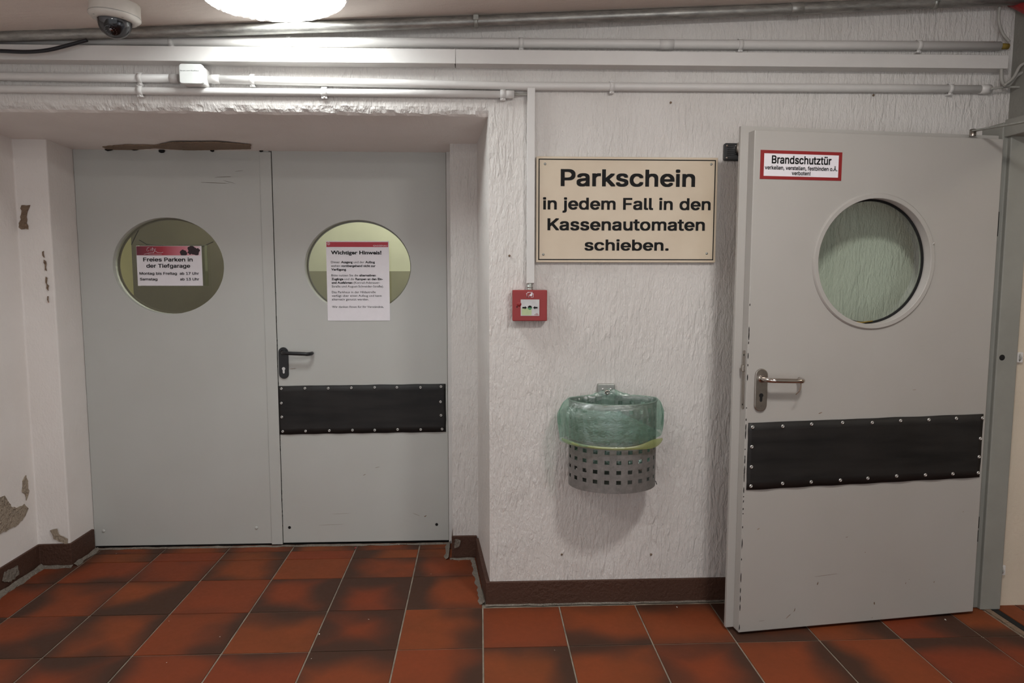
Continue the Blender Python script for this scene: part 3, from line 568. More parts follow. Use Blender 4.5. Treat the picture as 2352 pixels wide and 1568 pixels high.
# damaged paint: irregular flakes standing slightly off their wall
def patch(pts, fn, mat, parent, name, depth=.004, n=3):
    P3 = [fn(*p) for p in pts]
    out = []
    for i, p in enumerate(P3):
        q = P3[(i+1) % len(P3)]; L = (q-p).length; out.append(p)
        m = max(1, int(L/.012))
        for k in range(1, m):
            w = p.lerp(q, k/m); j = noise.noise_vector(w*75)*.009; out.append(w+j)
    cen = sum(out, Vector())/len(out); nrm = Vector()
    for i in range(len(out)): nrm += (out[i]-cen).cross(out[(i+1) % len(out)]-cen)
    nrm.normalize()
    if nrm.dot(CP-cen) < 0: nrm = -nrm
    out = [p-nrm*(p-cen).dot(nrm) for p in out]
    b = B(); N = len(out)
    top = [p+nrm*depth for p in out]; ax = (out[1]-out[0]).normalized(); ay = nrm.cross(ax)
    tri = tessellate_polygon([[Vector(((p-cen).dot(ax), (p-cen).dot(ay), 0)) for p in out]])
    b.add(out+top, [(i, (i+1) % N, N+(i+1) % N, N+i) for i in range(N)]+[tuple(N+i for i in t3) for t3 in tri])
    return build(name, b, mat, parent)
fL = lambda x, y: onX(x, y, -2.19); fS = lambda x, y: onY(x, y, .541)
patch([(-30, 1145), (0, 1142), (10, 1138), (16, 1149), (24, 1163), (40, 1165), (55, 1157), (64, 1167), (57, 1184), (40, 1205), (0, 1225), (-30, 1240)], fL, 'peel', wleft, 'bare_plaster')
patch([(59, 1091), (63, 1104), (64, 1134), (59, 1149), (56, 1133), (50, 1130), (51, 1104)], fL, 'peel', wleft, 'bare_plaster')
patch([(50, 471), (70, 471), (63, 490), (62, 512), (66, 527), (50, 527), (44, 522), (47, 498)], fS, 'peelbrown', wleft, 'bare_plaster')
patch([(116, 1217), (132, 1213), (140, 1229), (156, 1237), (157, 1264), (144, 1258), (148, 1247), (124, 1237)], fS, 'peel', wleft, 'bare_plaster')
for pts in ([(97, 578), (101, 576), (103, 592), (100, 590)], [(101, 596), (106, 600), (108, 622), (103, 620)], [(105, 635), (109, 638), (112, 668), (107, 662)], [(109, 680), (112, 680), (113, 695), (111, 694)]):
    patch(pts, lambda x, y: onY(x, y, .541), 'peelbrown', wleft, 'edge_chip', .002)
patch([(10, 1313), (40, 1298), (43, 1318), (24, 1336), (5, 1334)], lambda x, y: onX(x, y, -2.178), 'peelgrey', wleft, 'mortar_patch', .003)
fT = lambda x, y: onZ(x, y, 2.066)
lint = bpy.data.objects['wall_lintel']
patch([(235, 335), (290, 331), (356, 332), (395, 325), (501, 325), (575, 331), (576, 340), (435, 343), (356, 338), (303, 342), (250, 343)], fT, 'peelbrown', lint, 'flaked_paint', .006)
for x, y, w, h in ((250, 343, 10, 4), (311, 342, 11, 4), (372, 347, 8, 5), (488, 346, 5, 3), (600, 347, 5, 2)):
    pts = [(x+w*math.cos(a)*random.uniform(.8, 1.1), y+h*math.sin(a)*random.uniform(.8, 1.1)) for a in [k*PI/5 for k in range(10)]]
    patch(pts, lambda x, y: onY(x, y, .752), 'hole', lint, 'dark_foam_lump', .004)
fR = lambda x, y: onY(x, y, .545)
ret = bpy.data.objects['baseboard_return']
patch([(1045, 1237), (1058, 1241), (1056, 1252), (1044, 1258)], fR, 'peelgrey', ret, 'paint_patch', .003)
# old nail hole and stubs on the white wall
for x, y in ((1170, 587), (1495, 1272), (1540, 236), (2005, 219), (1290, 1272)):
    p = onY(x, y, YW); b = B(); b.lathe([(.0001, -.006), (.005, -.005), (.0035, 0)], 8, (p.x, p.y, p.z), 'y'); build('plug', b, 'peelbrown', wall)

# ------------------------------------------------------------ double doors
def leafpx(x0, x1): return onY(x0, 800, DY).x, onY(x1, 800, DY).x
XL, XJ0, XJ1, XR = -2.035, -1.115, -1.058, -.176
ZT, ZB = 2.085, .012
def marks(parent, pts, mat='hole', local=False, name='scratch', Y=0):
    for x, z, w, h, a in pts:
        b = B(); n = 7; vs = []
        for k in range(n):
            t_ = 2*PI*k/n; u, v = w/2*math.cos(t_)*random.uniform(.7, 1.1), h/2*math.sin(t_)*random.uniform(.7, 1.1)
            vs.append((x+u*math.cos(a)-v*math.sin(a), Y-.0006, z+u*math.sin(a)+v*math.cos(a)))
        b.add(vs, [tuple(range(n))]); build(name, b, mat, parent, local=local, fixn=False)
d1 = empty_struct('door_1', ((XL+XJ1)/2, DY, 0), 'left grey steel leaf of the recessed double door, with a parking notice on its window')
b = B(); wl = onY(387, 611, DY); plate_hole(b, XL, XJ1-.012, ZB, ZT, wl.x, wl.z, .278, .245, DY, DY+.055, n=160, jit=.0012)
build('door_leaf', b, 'door', d1, bevel=.0015)
b = B(); b.box(XJ0, XJ1, DY-.006, DY+.004, ZB-.004, ZT-.03); build('astragal', b, 'door', d1, bevel=.0015)
b = B(); b.box(XJ1-.03, XJ1+.03, DY+.0575, DY+.061, ZB, ZT); build('light_block_strip', b, 'door', d1)  # unseen strip added behind the gap to block lobby light
b = B(); b.lathe([(.0001, 0), (.29, 0)], 64, (0, 0, 0), 'y'); b.v = [(wl.x+x*1.0, DY+.030, wl.z+z*.9) for x, y, z in b.v]; build('pane', b, 'lobbyglass', d1)
b = B(); b.v = []; plate_hole(b, wl.x-.32, wl.x+.32, wl.z-.29, wl.z+.29, wl.x, wl.z, .268, .236, DY+.0551, DY+.057, n=140); build('gasket', b, 'olive', d1)
for x, y in ((238, 1219), (589, 1212)):
    p = onY(x, y, DY); b = B(); b.lathe([(.0001, -.004), (.006, -.0038), (.009, 0)], 16, (p.x, DY, p.z), 'y'); build('plug_cap', b, 'door', d1)
d2 = empty_struct('door_2', ((XJ1+XR)/2, DY, 0), 'right grey steel leaf of the double door, with black lever and black rubber kick plate')
b = B(); wr2 = onY(822, 612, DY); plate_hole(b, XJ1+.003, XR, ZB+.002, ZT, wr2.x, wr2.z, .272, .238, DY, DY+.055, n=160, jit=.0012)
build('door_leaf', b, 'door', d2, bevel=.0015)
b = B(); b.lathe([(.0001, 0), (.285, 0)], 64, (0, 0, 0), 'y'); b.v = [(wr2.x+x, DY+.034, wr2.z+z*.89) for x, y, z in b.v]; build('pane', b, 'lobbyglass', d2)
b = B(); plate_hole(b, wr2.x-.32, wr2.x+.32, wr2.z-.28, wr2.z+.28, wr2.x, wr2.z, .264, .230, DY+.0551, DY+.057, n=140); build('gasket', b, 'olive', d2)
for x, y in ((665, 1211), (1003, 1204), (629, 1130)):
    p = onY(x, y, DY); b = B(); b.lathe([(.0001, -.001), (.007, -.001), (.008, 0)], 12, (p.x, DY-.0003, p.z), 'y'); build('screw_hole', b, 'hole', d2)
# black handle
def handle(parent, cx, z0, z1, w, y, lz, lx1, r, mat, lmat, keyz, proj=.055, local=False, lblack=False):
    b = B(); b.prism(stadium(cx, (z0+z1)/2, w, z1-z0), y-.008, y, 'y', True); o1 = build('handle_plate', b, mat, parent, bevel=.0025, local=local)
    pts = [(cx, y-.004, lz)]
    n = 8
    for k in range(n+1):
        a = PI/2*k/n; pts.append((cx+.03*(1-math.cos(a)), y-.01-(proj-.012)*math.sin(a), lz))
    for k in range(1, 5): pts.append((cx+.03+(lx1-cx-.055)*k/4, y-proj+.002, lz-.001*k))
    for k in range(1, n+1):
        a = PI/2*k/n; pts.append((lx1-.025+.025*math.sin(a), y-.02-(proj-.022)*math.cos(a), lz-.005))
    pts.append((lx1, y-.014, lz-.005))
    b = B(); b.tube(pts, r, 14); build('lever', b, lmat, parent, local=local)
    b = B(); b.lathe([(r*1.5, 0), (r*1.5, -.004), (r*1.1, -.007)], 20, (cx, y-.008, lz), 'y'); build('lever_rosette', b, lmat, parent, local=local)
    b = B(); pr = [(cx+.0085*math.cos(a), keyz+.0085*math.sin(a)) for a in [PI*(-.3)+k*PI*1.6/12 for k in range(13)]]
    pr += [(cx-.0048, keyz-.008), (cx-.0048, keyz-.022), (cx, keyz-.026), (cx+.0048, keyz-.022)]
    b.prism(pr, y-.0092, y-.007, 'y'); build('keyhole', b, 'rivet' if lblack else 'hole', parent, local=local)
hp = onY(651, 797, DY); hq = onY(651, 869, DY)
handle(d2, hp.x, hq.z, hp.z, .050, DY, onY(651, 811, DY-.05).z, onY(713, 811, DY-.05).x, .0095, 'blackplastic', 'blackplastic', onY(650, 846, DY).z, lblack=True)
def rubber(parent, x0, x1, z0, z1, y, sag, rv, local=False, skew=0):
    b = B()
    def mk(side):
        def fn(u, v):
            j = .0022*noise.noise(Vector((u*9, v*3, side*0+7)))
            bul = .0035*math.sin(u*PI*7)**2*(1 if v in (0, 1) else .5)
            return (x0+u*(x1-x0)+(.0025*noise.noise(Vector((v*5, u*3, 3))) if u in (0, 1) else 0), y-(side*(.004+bul)), z0+v*(z1-z0)+skew*(u-.5)+j)
        return fn
    f = mk(1); g = mk(0); b.grid(f, 60, 8); b.grid(g, 60, 8)
    for v in (0, 1):
        vs = [f(i/60, v) for i in range(61)]+[g(i/60, v) for i in range(61)]
        b.add(vs, [(i, i+1, 62+i, 61+i) for i in range(60)])
    for u in (0, 1):
        vs = [f(u, i/8) for i in range(9)]+[g(u, i/8) for i in range(9)]
        b.add(vs, [(i, i+1, 10+i, 9+i) for i in range(8)])
    k = build('kick_plate', b, 'rubber', parent, local=local)
    k['label'] = 'black rubber kick plate with round metal rivets'
    rm = None
    for x, z in rv:
        if rm is None:
            b = B(); b.lathe([(.0022, -.0010), (.0030, -.0036), (.0052, -.0040), (.0070, -.0018), (.0072, 0)], 14, (0, 0, 0), 'y')
            rm = build('rivet', b, 'rivet', k, local=True); rm.location = (x, y-.0055, z) if local else Vector((x, y-.0055, z))-ORG[parent.name]
            b = B(); b.lathe([(.0001, -.0012), (.0024, -.0012)], 8, (0, 0, 0), 'y')
        else:
            c = rm.copy(); COL.objects.link(c); c.parent = k; c.location = (x, y-.0055, z) if local else Vector((x, y-.0055, z))-ORG[parent.name]
    return k
ka = onY(640, 940, DY); kb = onY(1024, 940, DY); kt = onY(830, 883.5, DY).z; kl = onY(830, 994, DY).z
rpx = [(647, 892), (701, 891), (754.5, 891), (807.5, 890), (861, 889), (912, 889), (966, 889), (1013, 887), (647, 925), (648, 957), (650, 990), (702.5, 989), (757, 988), (810, 987), (861, 987), (913.5, 985.5), (966.5, 985.5), (1015.5, 984.5), (1012, 922), (1013, 953)]
rubber(d2, ka.x, kb.x, kl, kt, DY, 0, [(onY(x, y, DY).x, onY(x, y, DY).z) for x, y in rpx], skew=.006)
marks(d2, [(-.98, .95, .035, .003, .1), (-.55, .42, .03, .002, .2), (-.62, .38, .02, .003, .5), (-.35, .16, .05, .002, -.4), (-.3, .15, .02, .006, .6), (-.75, .17, .12, .0012, .03), (-.8, .11, .18, .001, .02)], 'peelbrown', Y=DY)
marks(d1, [(-1.30, 1.93, .10, .003, .05), (-1.34, 1.90, .16, .003, -.03), (-1.27, 1.905, .07, .002, -.25), (-1.22, 1.96, .05, .002, .1)], 'peelgrey', Y=DY)
# frames
b = B(); b.box(XR+.002, -.130, DY-.012, DY+.07, 0, 2.12); struct(build('trim_1', b, 'trunk', bevel=.002), 'white painted steel jamb right of the double doors')
b = B(); b.box(-2.06, -2.0365, DY+.004, DY+.07, 0, 2.12); struct(build('trim_2', b, 'frame'), 'grey steel jamb left of the double doors')
b = B(); b.box(XL, XR, DY+.008, DY+.075, -.003, .004); struct(build('trim_3', b, 'hole'), 'dark gap under the double doors')
marks(d2, [(XJ1+.002, z, .004, random.uniform(.006, .03), 0) for z in [random.uniform(.05, 1.35) for _ in range(26)]], 'hole', Y=DY, name='paint_chip')

# things in the lobby
t1 = thing('lobby_partition', (-1.9, 1.9, 0), 'olive partition panel close behind the left round window', 'partition')
b = B(); b.box(onY(303, 600, 1.9).x, -1.45, 1.9, 1.95, 0, 2.6); build('panel', b, 'olive', t1, bevel=.004)
tag(build('unseen_lobby_lamp', B().lathe([(.0001, 0), (.14, 0), (.15, .02), (.15, .06)], 32, (-.45, 2.35, 2.54)), 'lampL'), 'round ceiling lamp lighting the lobby behind the doors', 'lamp')
tag(build('unseen_lobby_lamp', B().lathe([(.0001, 0), (.10, 0), (.11, .02), (.11, .06)], 32, (-1.35, 1.30, 2.54)), 'lampL'), 'unseen small lamp added to light the panel behind the double doors', 'lamp')  # added out of view to light the front of the partition
t2 = thing('lobby_backpanel', (-2.6, 2.3, 0), 'cream cupboard added for the bright strip at the left of the left round window', 'backpanel')  # plain panel added to give the bright cream strip
b = B(); b.box(-2.98, -2.2, 2.3, 2.6, .001, 2.02); build('backpanel_body', b, 'yellowcream', t2, bevel=.004)
b = B(); b.box(-2.97, -2.59, 2.285, 2.3, .02, 2.0); build('backpanel_front', b, 'yellowcream', t2, bevel=.003)
b = B(); b.box(-2.58, -2.21, 2.285, 2.3, .02, 2.0); build('backpanel_front', b, 'yellowcream', t2, bevel=.003)
c_ = thing('edge_line_strands', (onY(322, 520, DY+.12).x, DY+.12, 1.6), 'thin dark strands drawn for room edge lines behind the left round window', 'wire')  # strands added in place of the lobby's dark ceiling and wall edges
b = B(); b.tube([Vector((onY(340, 500, DY+.12).x, DY+.12, 2.056)), onY(325, 516, DY+.12), onY(312, 540, DY+.12), onY(302, 562, DY+.12)], .0022, 6); build('strand', b, 'hole', c_)
b = B(); b.tube([onY(320, 551, DY+.12), onY(337, 561, DY+.12), onY(400, 566, DY+.12), onY(466, 566, DY+.12), onY(490, 555, DY+.12)], .0020, 6); build('strand', b, 'hole', c_)

# ------------------------------------------------------------ open fire door
HX, HY = 2.093, -.150; TH = math.atan2(.125, .9922)
U = Vector((math.cos(TH), math.sin(TH), 0)); N = Vector((-math.sin(TH), math.cos(TH), 0)); H0 = Vector((HX, HY, 0))
def onD(px, py):
    d = ray(px, py); t_ = (H0-CP).dot(N)/d.dot(N); p = CP+d*t_; return ((p-H0).dot(U), p.z)
d3 = empty_struct('door_3', (HX, HY, 0), 'open grey steel fire door with round window, standing against the white wall', TH)
LW = -1.073; ZT3 = 1.983
wc = onD(2008, 601); rw = .262
b = B(); plate_hole(b, LW, 0, .012, ZT3, wc[0], wc[1], .248, .248, 0, .048, n=120); build('door_leaf', b, 'firedoor', d3, local=True, bevel=.003)
b = B()
plate_hole(b, LW-.033, .02, .014, ZT3+.022, wc[0], wc[1], .248, .248, .046, .060, n=120); build('rebate_lip', b, 'firedoor', d3, local=True, bevel=.002)
b = B(); b.lathe([(.2475, .05), (.2455, -.007)], 96, (wc[0], 0, wc[1]), 'y'); b.lathe([(.2455, -.007), (.247, -.0085), (.262, -.0085)], 96, (wc[0], 0, wc[1]), 'y', smooth=False); b.lathe([(.262, -.0085), (.2665, -.004), (.268, 0)], 96, (wc[0], 0, wc[1]), 'y'); build('window_ring', b, 'firedoor', d3, local=True, fixn=False)
b = B(); b.lathe([(.0001, 0), (.250, 0)], 72, (wc[0], .040, wc[1]), 'y'); build('pane', b, 'glass', d3, local=True)
b = B(); b.lathe([(.248, .0), (.2385, .0005), (.2385, .006), (.248, .006)], 72, (wc[0], .034, wc[1]), 'y'); build('gasket', b, 'hole', d3, local=True)
b = B(); g = onD(1990, 744); b.tube([(g[0]-.05, .032, wc[1]-.2405+.004), (g[0], .032, wc[1]-.242), (g[0]+.05, .032, wc[1]-.236)], .0025, 6); build('sealant', b, 'ochre', d3, local=True)
# lock side
hp = onD(1748, 846); hq = onD(1748, 944)
handle(d3, hp[0], hq[1], hp[1], .052, 0, onD(1752, 869)[1], onD(1838, 871)[0]-.012, .0095, 'steel', 'chrome', onD(1748, 907)[1], proj=.062, local=True)
zs = [onD(1700, y)[1] for y in (806, 942)]; zm = (zs[0]+zs[1])/2
b = B(); b.prism(stadium(.024, zm-.0, .021, zs[0]-zs[1]), LW-.0022, LW, 'x', True); build('lock_faceplate', b, 'steel', d3, local=True)
b = B(); zl = onD(1697, 848)[1]; b.box(LW-.010, LW, .017, .034, zl-.013, zl+.013); build('latch_bolt', b, 'steel', d3, local=True, bevel=.003)
for z in (zs[0]-.018, zs[1]+.018):
    b = B(); b.lathe([(.0001, -.001), (.004, -.0005)], 10, (LW-.0018, .024, z), 'x'); build('screw', b, 'hole', d3, local=True)
ka = onD(1716, 1050); kb = onD(2253, 1020)
kz = [onD(1715, 971)[1], onD(2258, 950)[1], onD(1714, 1124)[1], onD(2247, 1095)[1]]
rp = [(1727, 980), (1796, 978), (1862, 973), (1933, 969.5), (2001, 969.5), (2066, 965), (2131, 963), (2194, 960), (2254, 959), (1725, 1025), (1724, 1071), (1723, 1115), (1795.5, 1109), (1861, 1105.5), (1928, 1101.5), (1991, 1097), (2057, 1092), (2123, 1089.5), (2186, 1087), (2244, 1084.5), (2249, 1006), (2246, 1048)]
rubber(d3, ka[0], kb[0], (kz[2]+kz[3])/2, (kz[0]+kz[1])/2, 0, 0, [onD(*p) for p in rp], local=True, skew=((kz[1]-kz[0])+(kz[3]-kz[2]))/2)
pk = onD(2120, 640)
b = B(); 
for dx, dz in ((-.012, .0), (.012, .004)): b.lathe([(.0001, -.002), (.003, -.001), (.0035, 0)], 8, (wc[0]+.252+dx*.2, -.0085, wc[1]+.07+dz), 'y')
build('ring_screw', b, 'rivet', d3, local=True)
mk = []
for x, y, w, h, a in ((1878, 1339, .005, .016, -.3), (2008, 1385, .006, .014, .2), (1987, 1268, .004, .004, 0), (2003, 1418, .005, .004, 0), (1742, 1214, .016, .003, .4), (2080, 1339, .004, .01, -.3), (2145, 1336, .004, .01, -.3), (1810, 1415, .03, .003, .7), (1825, 1400, .02, .004, 1.2), (2212, 1175, .004, .004, 0), (1750, 1425, .03, .0015, 0), (1945, 1233, .014, .002, .2), (1900, 1320, .12, .0012, .05), (2088, 1330, .003, .003, 0), (2100, 895, .02, .002, .1), (1884, 948, .02, .004, .3)):
    q = onD(x, y); mk.append((q[0], q[1], w, h, a))
marks(d3, mk, 'peelbrown', local=True)
marks(d3, [(LW+.0025, z, .0045, random.choice((.006, .012, .03, .045)), 0) for z in [.03+i*.0235+random.uniform(-.008, .008) for i in range(56)] if random.random() < .62], 'hole', local=True, name='paint_chip')
b = B()   # shallow dent under the kick plate
q = onD(1965, 1125); b.grid(lambda u, v: (q[0]+(u-.5)*.34, -.0015*math.sin(PI*u)*(1-v)-.0002, q[1]-.004-.105*v*math.sin(PI*u)), 24, 6); build('tape_residue', b, 'firedoor', d3, local=True)
tw = thing('wire_twig', H0, 'short brown twisted wire hanging from the steel lever', 'wire')
tw.rotation_euler = (0, 0, TH)
a_ = onD(1826, 880); c2 = onD(1816, 903)
b = B(); b.tube([(a_[0]-.01, -.058, a_[1]+.008), (a_[0]-.012, -.062, a_[1]-.006), (a_[0]-.018, -.06, c2[1]+.018), (c2[0]-.012, -.055, c2[1]+.004)], .0016, 7); build('twist', b, 'peelbrown', tw, local=True)

# red-framed notice on the fire door
sg = thing('fire_door_sticker', H0, 'small white notice with red border at the top left of the open fire door', 'sign'); sg.rotation_euler = (0, 0, TH)
q = [onD(1747, 344), onD(1935, 350), onD(1931, 415), onD(1745, 411)]
x0, x1, z1, z0 = (q[0][0]+q[3][0])/2, (q[1][0]+q[2][0])/2, (q[0][1]+q[1][1])/2, (q[2][1]+q[3][1])/2
b = B(); b.box(x0, x1, -.0015, 0, z0, z1); build('red_border', b, 'redprint', sg, local=True)
bw = .0145
b = B(); b.box(x0+bw, x1-bw, -.0020, -.001, z0+bw*.8, z1-bw*.85); build('white_field', b, 'white', sg, local=True)
W3 = x1-x0-2*bw; HH = z1-z0-2*bw*.82; zt = z1-bw*.85; xs = x0+bw
text('Brandschutztür', xs+W3*.10, xs+W3*.90, zt-HH*.44, HH*.36, -.0026, 'black', sg, local=True, grot=True)
text('verkeilen, verstellen, festbinden o.Ä.', xs+W3*.012, xs+W3*.985, zt-HH*.71, HH*.175, -.0026, 'black', sg, local=True, grot=True)
text('verboten!', xs+W3*.372, xs+W3*.622, zt-HH*.935, HH*.175, -.0026, 'black', sg, local=True, grot=True)

# fire door frame in the side wall
tr = empty_struct('trim_4', (2.16, -.09, 0), 'grey steel frame of the fire doorway')
b = B(); b.prism([(2.128, -.095), (2.150, -.095), (2.150, -.115), (2.240, -.115), (2.240, -.092), (2.256, -.092), (2.256, YW), (2.128, YW)], .001, 2.06); build('jamb', b, 'frame', tr, bevel=.004)
b = B(); b.box(2.135, 2.256, -1.3, -.092, 2.0, 2.07); build('head', b, 'frame', tr, bevel=.004)
p = onY(2302, 821, -.116); b = B(); b.lathe([(.0001, -.0008), (.011, -.0008), (.0125, 0)], 14, (p.x, -.1152, p.z), 'y'); build('bolt_hole', b, 'hole', tr)
for z, h in ((.36, .05), (.30, .05), (1.60, .10)):
    b = B(); b.box(2.126, 2.132, -.1, -.06, z, z+h); build('scuff', b, 'hole', tr)
# closer arm
ca = thing('door_closer_arm', (2.1, -.2, 2.03), 'slim metal closer arm running from the fire door top to its frame', 'door closer')
pa = Vector((HX, HY, 0))+U*-.135; pA = Vector((pa.x, pa.y+.01, 2.012)); pB = onY(2352, 280, -.42)
pB = pA+(pB-pA)*1.25
dd = (pB-pA).normalized(); sd = Vector((0, 0, 1)); nn = dd.cross(sd).normalized()
b = B(); vs = []
for p_ in (pA, pB):
    for s1, s2 in ((-1, -1), (1, -1), (1, 1), (-1, 1)): vs.append(p_+nn*(s1*.010)+sd*(s2*.0032))
b.add(vs, [(0, 1, 2, 3), (4, 7, 6, 5), (0, 4, 5, 1), (1, 5, 6, 2), (2, 6, 7, 3), (3, 7, 4, 0)]); build('arm', b, 'zinc', ca, bevel=.001)
b = B(); b.lathe([(.012, -.02), (.012, .006), (.0001, .006)], 14, pA, 'z'); build('pivot', b, 'steel', ca)
# little clamps on the cream wall
for k, (x, y) in enumerate(((2338, 820), (2298, 1307))):
    p = onY(x, y, -.075); cl = thing('wall_clamp', (p.x, -.075, p.z), ('small white clamp on the cream wall at lever height beside the grey frame', 'small white clamp low on the cream wall beside the grey frame')[k], 'clamp')
    b = B(); b.box(p.x-.014, p.x+.014, -.088, -.075, p.z-.022, p.z+.022); build('base', b, 'trunk', cl, bevel=.003)
    b = B(); b.tube([(p.x-.002, -.084, p.z-.016), (p.x-.002, -.096, p.z), (p.x-.002, -.084, p.z+.016)], .004, 8); build('strap', b, 'cable', cl)

# door-holding magnet, black ribbed box on the wall
p0 = onY(1661, 330, YW); p1 = onY(1657, 370, YW)
hm = thing('door_magnet', (p0.x+.05, YW, p1.z), 'black ribbed door-holding magnet box between parking sign and fire door', 'magnet')
b = B(); b.prism(rrect(p0.x, p0.x+.16, p1.z, p0.z, .008), YW-.018, YW, 'y'); build('housing', b, 'blackplastic', hm, bevel=.003)
for k in range(6):
    z = p1.z+.022+k*.008; b = B(); b.tube([(p0.x+.012, YW-.018, z), (p0.x+.04, YW-.0185, z+.001), (p0.x+.056, YW-.0185, z+.005)], .0016, 6); build('rib', b, 'blackplastic', hm)
b = B(); b.lathe([(.036, 0), (.036, -.022), (.030, -.026), (.0001, -.026)], 36, (p0.x+.082, YW-.018, (p0.z+p1.z)/2+.012), 'y'); build('magnet_disc', b, 'steel', hm)
for z in (p0.z-.011, p1.z+.011):
    b = B(); b.lathe([(.0001, -.004), (.003, -.0035), (.0045, 0)], 12, (p0.x+.011, YW-.018, z), 'y'); build('screw', b, 'chrome', hm)

# ------------------------------------------------------------ parking sign
a0 = onY(1233, 359, YW-.02); a1 = onY(1651, 361.5, YW-.02); a2 = onY(1230, 602, YW-.02); a3 = onY(1642.5, 603, YW-.02)
sx0, sx1, sz1, sz0 = (a0.x+a2.x)/2, (a1.x+a3.x)/2, (a0.z+a1.z)/2, (a2.z+a3.z)/2
SY = YW-.020
ps = thing('parking_sign', ((sx0+sx1)/2, YW, sz0), 'large cream enamel sign with black lettering about parking tickets on the white wall', 'sign')
b = B(); b.box(sx0, sx1, SY+.002, SY+.014, sz0, sz1); build('panel', b, 'sign', ps, bevel=.002)
bd = .0095; lw = .0042; e = .0006
b = B(); X0, X1, Z0, Z1 = sx0+bd, sx1-bd, sz0+bd, sz1-bd; yb = SY+.002-e
b.add([(X0, yb, Z0), (X1, yb, Z0), (X1, yb, Z1), (X0, yb, Z1), (X0+lw, yb, Z0+lw), (X1-lw, yb, Z0+lw), (X1-lw, yb, Z1-lw), (X0+lw, yb, Z1-lw)], [(0, 1, 5, 4), (1, 2, 6, 5), (2, 3, 7, 6), (3, 0, 4, 7)])
build('border_line', b, 'black', ps, fixn=False)
for s_, xa, xb, bs, cp in (('Parkschein', 1287.8, 1596.3, 428.3, 39.3), ('in jedem Fall in den', 1247, 1631.9, 481.8, 27.6), ('Kassenautomaten', 1257.5, 1618.7, 529.3, 27.6), ('schieben.', 1342.4, 1535.6, 575.4, 25.4)):
    px_text(s_, xa, xb, bs, cp, yb, 'black', ps, grot=True)
for x, y in ((1252, 376), (1634, 377), (1248, 584), (1623.5, 582)):
    p = onY(x, y, SY); b = B(); b.lathe([(.0001, -.003), (.003, -.003), (.0052, -.001), (.0055, .001)], 14, (p.x, SY+.002, p.z), 'y'); build('screw', b, 'zinc', ps)
for x, y in ((1252, 376), (1634, 377), (1248, 584), (1623.5, 582)):
    p = onY(x, y, SY); b = B(); b.tube([(p.x, SY+.013, p.z), (p.x, YW+.004, p.z)], .006, 10); build('spacer', b, 'zinc', ps)

# ------------------------------------------------------------ notices on the round windows
PY = DY-.010
na = thing('window_notice', (onY(390, 610, DY).x, DY, onY(390, 657, DY).z), 'landscape free parking notice with rose banner inside a clear holder on left window', 'notice')
A = onY(312.5, 564.5, PY); Bq = onY(464, 656, PY)
b = B(); b.box(A.x-.001, onY(467.5, 600, PY).x+.006, PY+.0012, DY+.029, Bq.z-.002, A.z+.006); build('holder', b, 'acrylic', na, bevel=.001)
b = B(); b.box(A.x, onY(464, 600, PY).x, PY, PY+.001, Bq.z, A.z); build('sheet', b, 'white', na)
zb = onY(390, 586.3, PY).z; b = B(); b.box(A.x+.001, onY(461, 600, PY).x, PY-.0006, PY, zb, A.z-.001); build('banner', b, 'fade', na)
b = B(); cx = onY(358, 575, PY).x; cz = onY(346, 573, PY).z
def px3(l, y=PY-.0014): return [Vector((onY(x, z, PY).x, y, onY(x, z, PY).z)) for x, z in l]
b.tube(px3([(343, 568), (339, 569), (337, 575), (339, 577), (343, 575)]), .0011, 5); b.tube(px3([(346.3, 572.2), (345.6, 576.5), (347.5, 576)]), .001, 5); b.tube(px3([(346.8, 569.6), (346.7, 570.4)]), .001, 5)
b.tube(px3([(351, 568), (349.5, 576), (352, 576)]), .001, 5); b.tube(px3([(347.5, 572), (353.5, 571.5)]), .0008, 5); b.tube(px3([(354, 571), (354, 575), (357.5, 570), (355, 577), (352, 581)]), .001, 5)
b.tube(px3([(356.5, 576), (362, 580), (370, 580.5), (375, 579)]), .0009, 5); b.tube(px3([(331, 584), (342, 581), (353, 580)]), .0008, 5); b.tube(px3([(340, 583.6), (372, 584)]), .0007, 5)
build('script_lettering', b, 'white', na, fixn=False)
for fx, fy, fr in ((420.5, 580, 6.4), (426, 582, 4), (440, 572, 8), (447, 577, 8), (452, 581, 5), (437, 579, 5), (454, 575, 5)):
    c0 = onY(fx, fy, PY); rr = fr/435; vs = []
    for k in range(26):
        a = 2*PI*k/26; r_ = rr*(1+.22*noise.noise(Vector((a*1.7, fx, 0)))+.10*math.sin(a*5+fx)); vs.append((c0.x+r_*math.cos(a), PY-.0012-fx*1e-6, max(zb, min(A.z, c0.z+r_*math.sin(a)))))
    b = B(); b.add(vs, [tuple(range(26))]); build('flower_print', b, 'darkflower', na, fixn=False)
for s_, xa, xb, bs, cp in (('Freies Parken in', 329.1, 442.6, 600.4, 9), ('der Tiefgarage', 336.3, 437.1, 614.8, 9), ('Montag bis Freitag', 320.4, 406.5, 630.8, 6), ('ab 17 Uhr', 413, 457, 630.8, 6), ('Samstag', 321.5, 361.6, 643.9, 6), ('ab 13 Uhr', 413.9, 457.5, 643.9, 6)):
    px_text(s_, xa, xb, bs, cp, PY-.0006, 'black', na, grot=True)

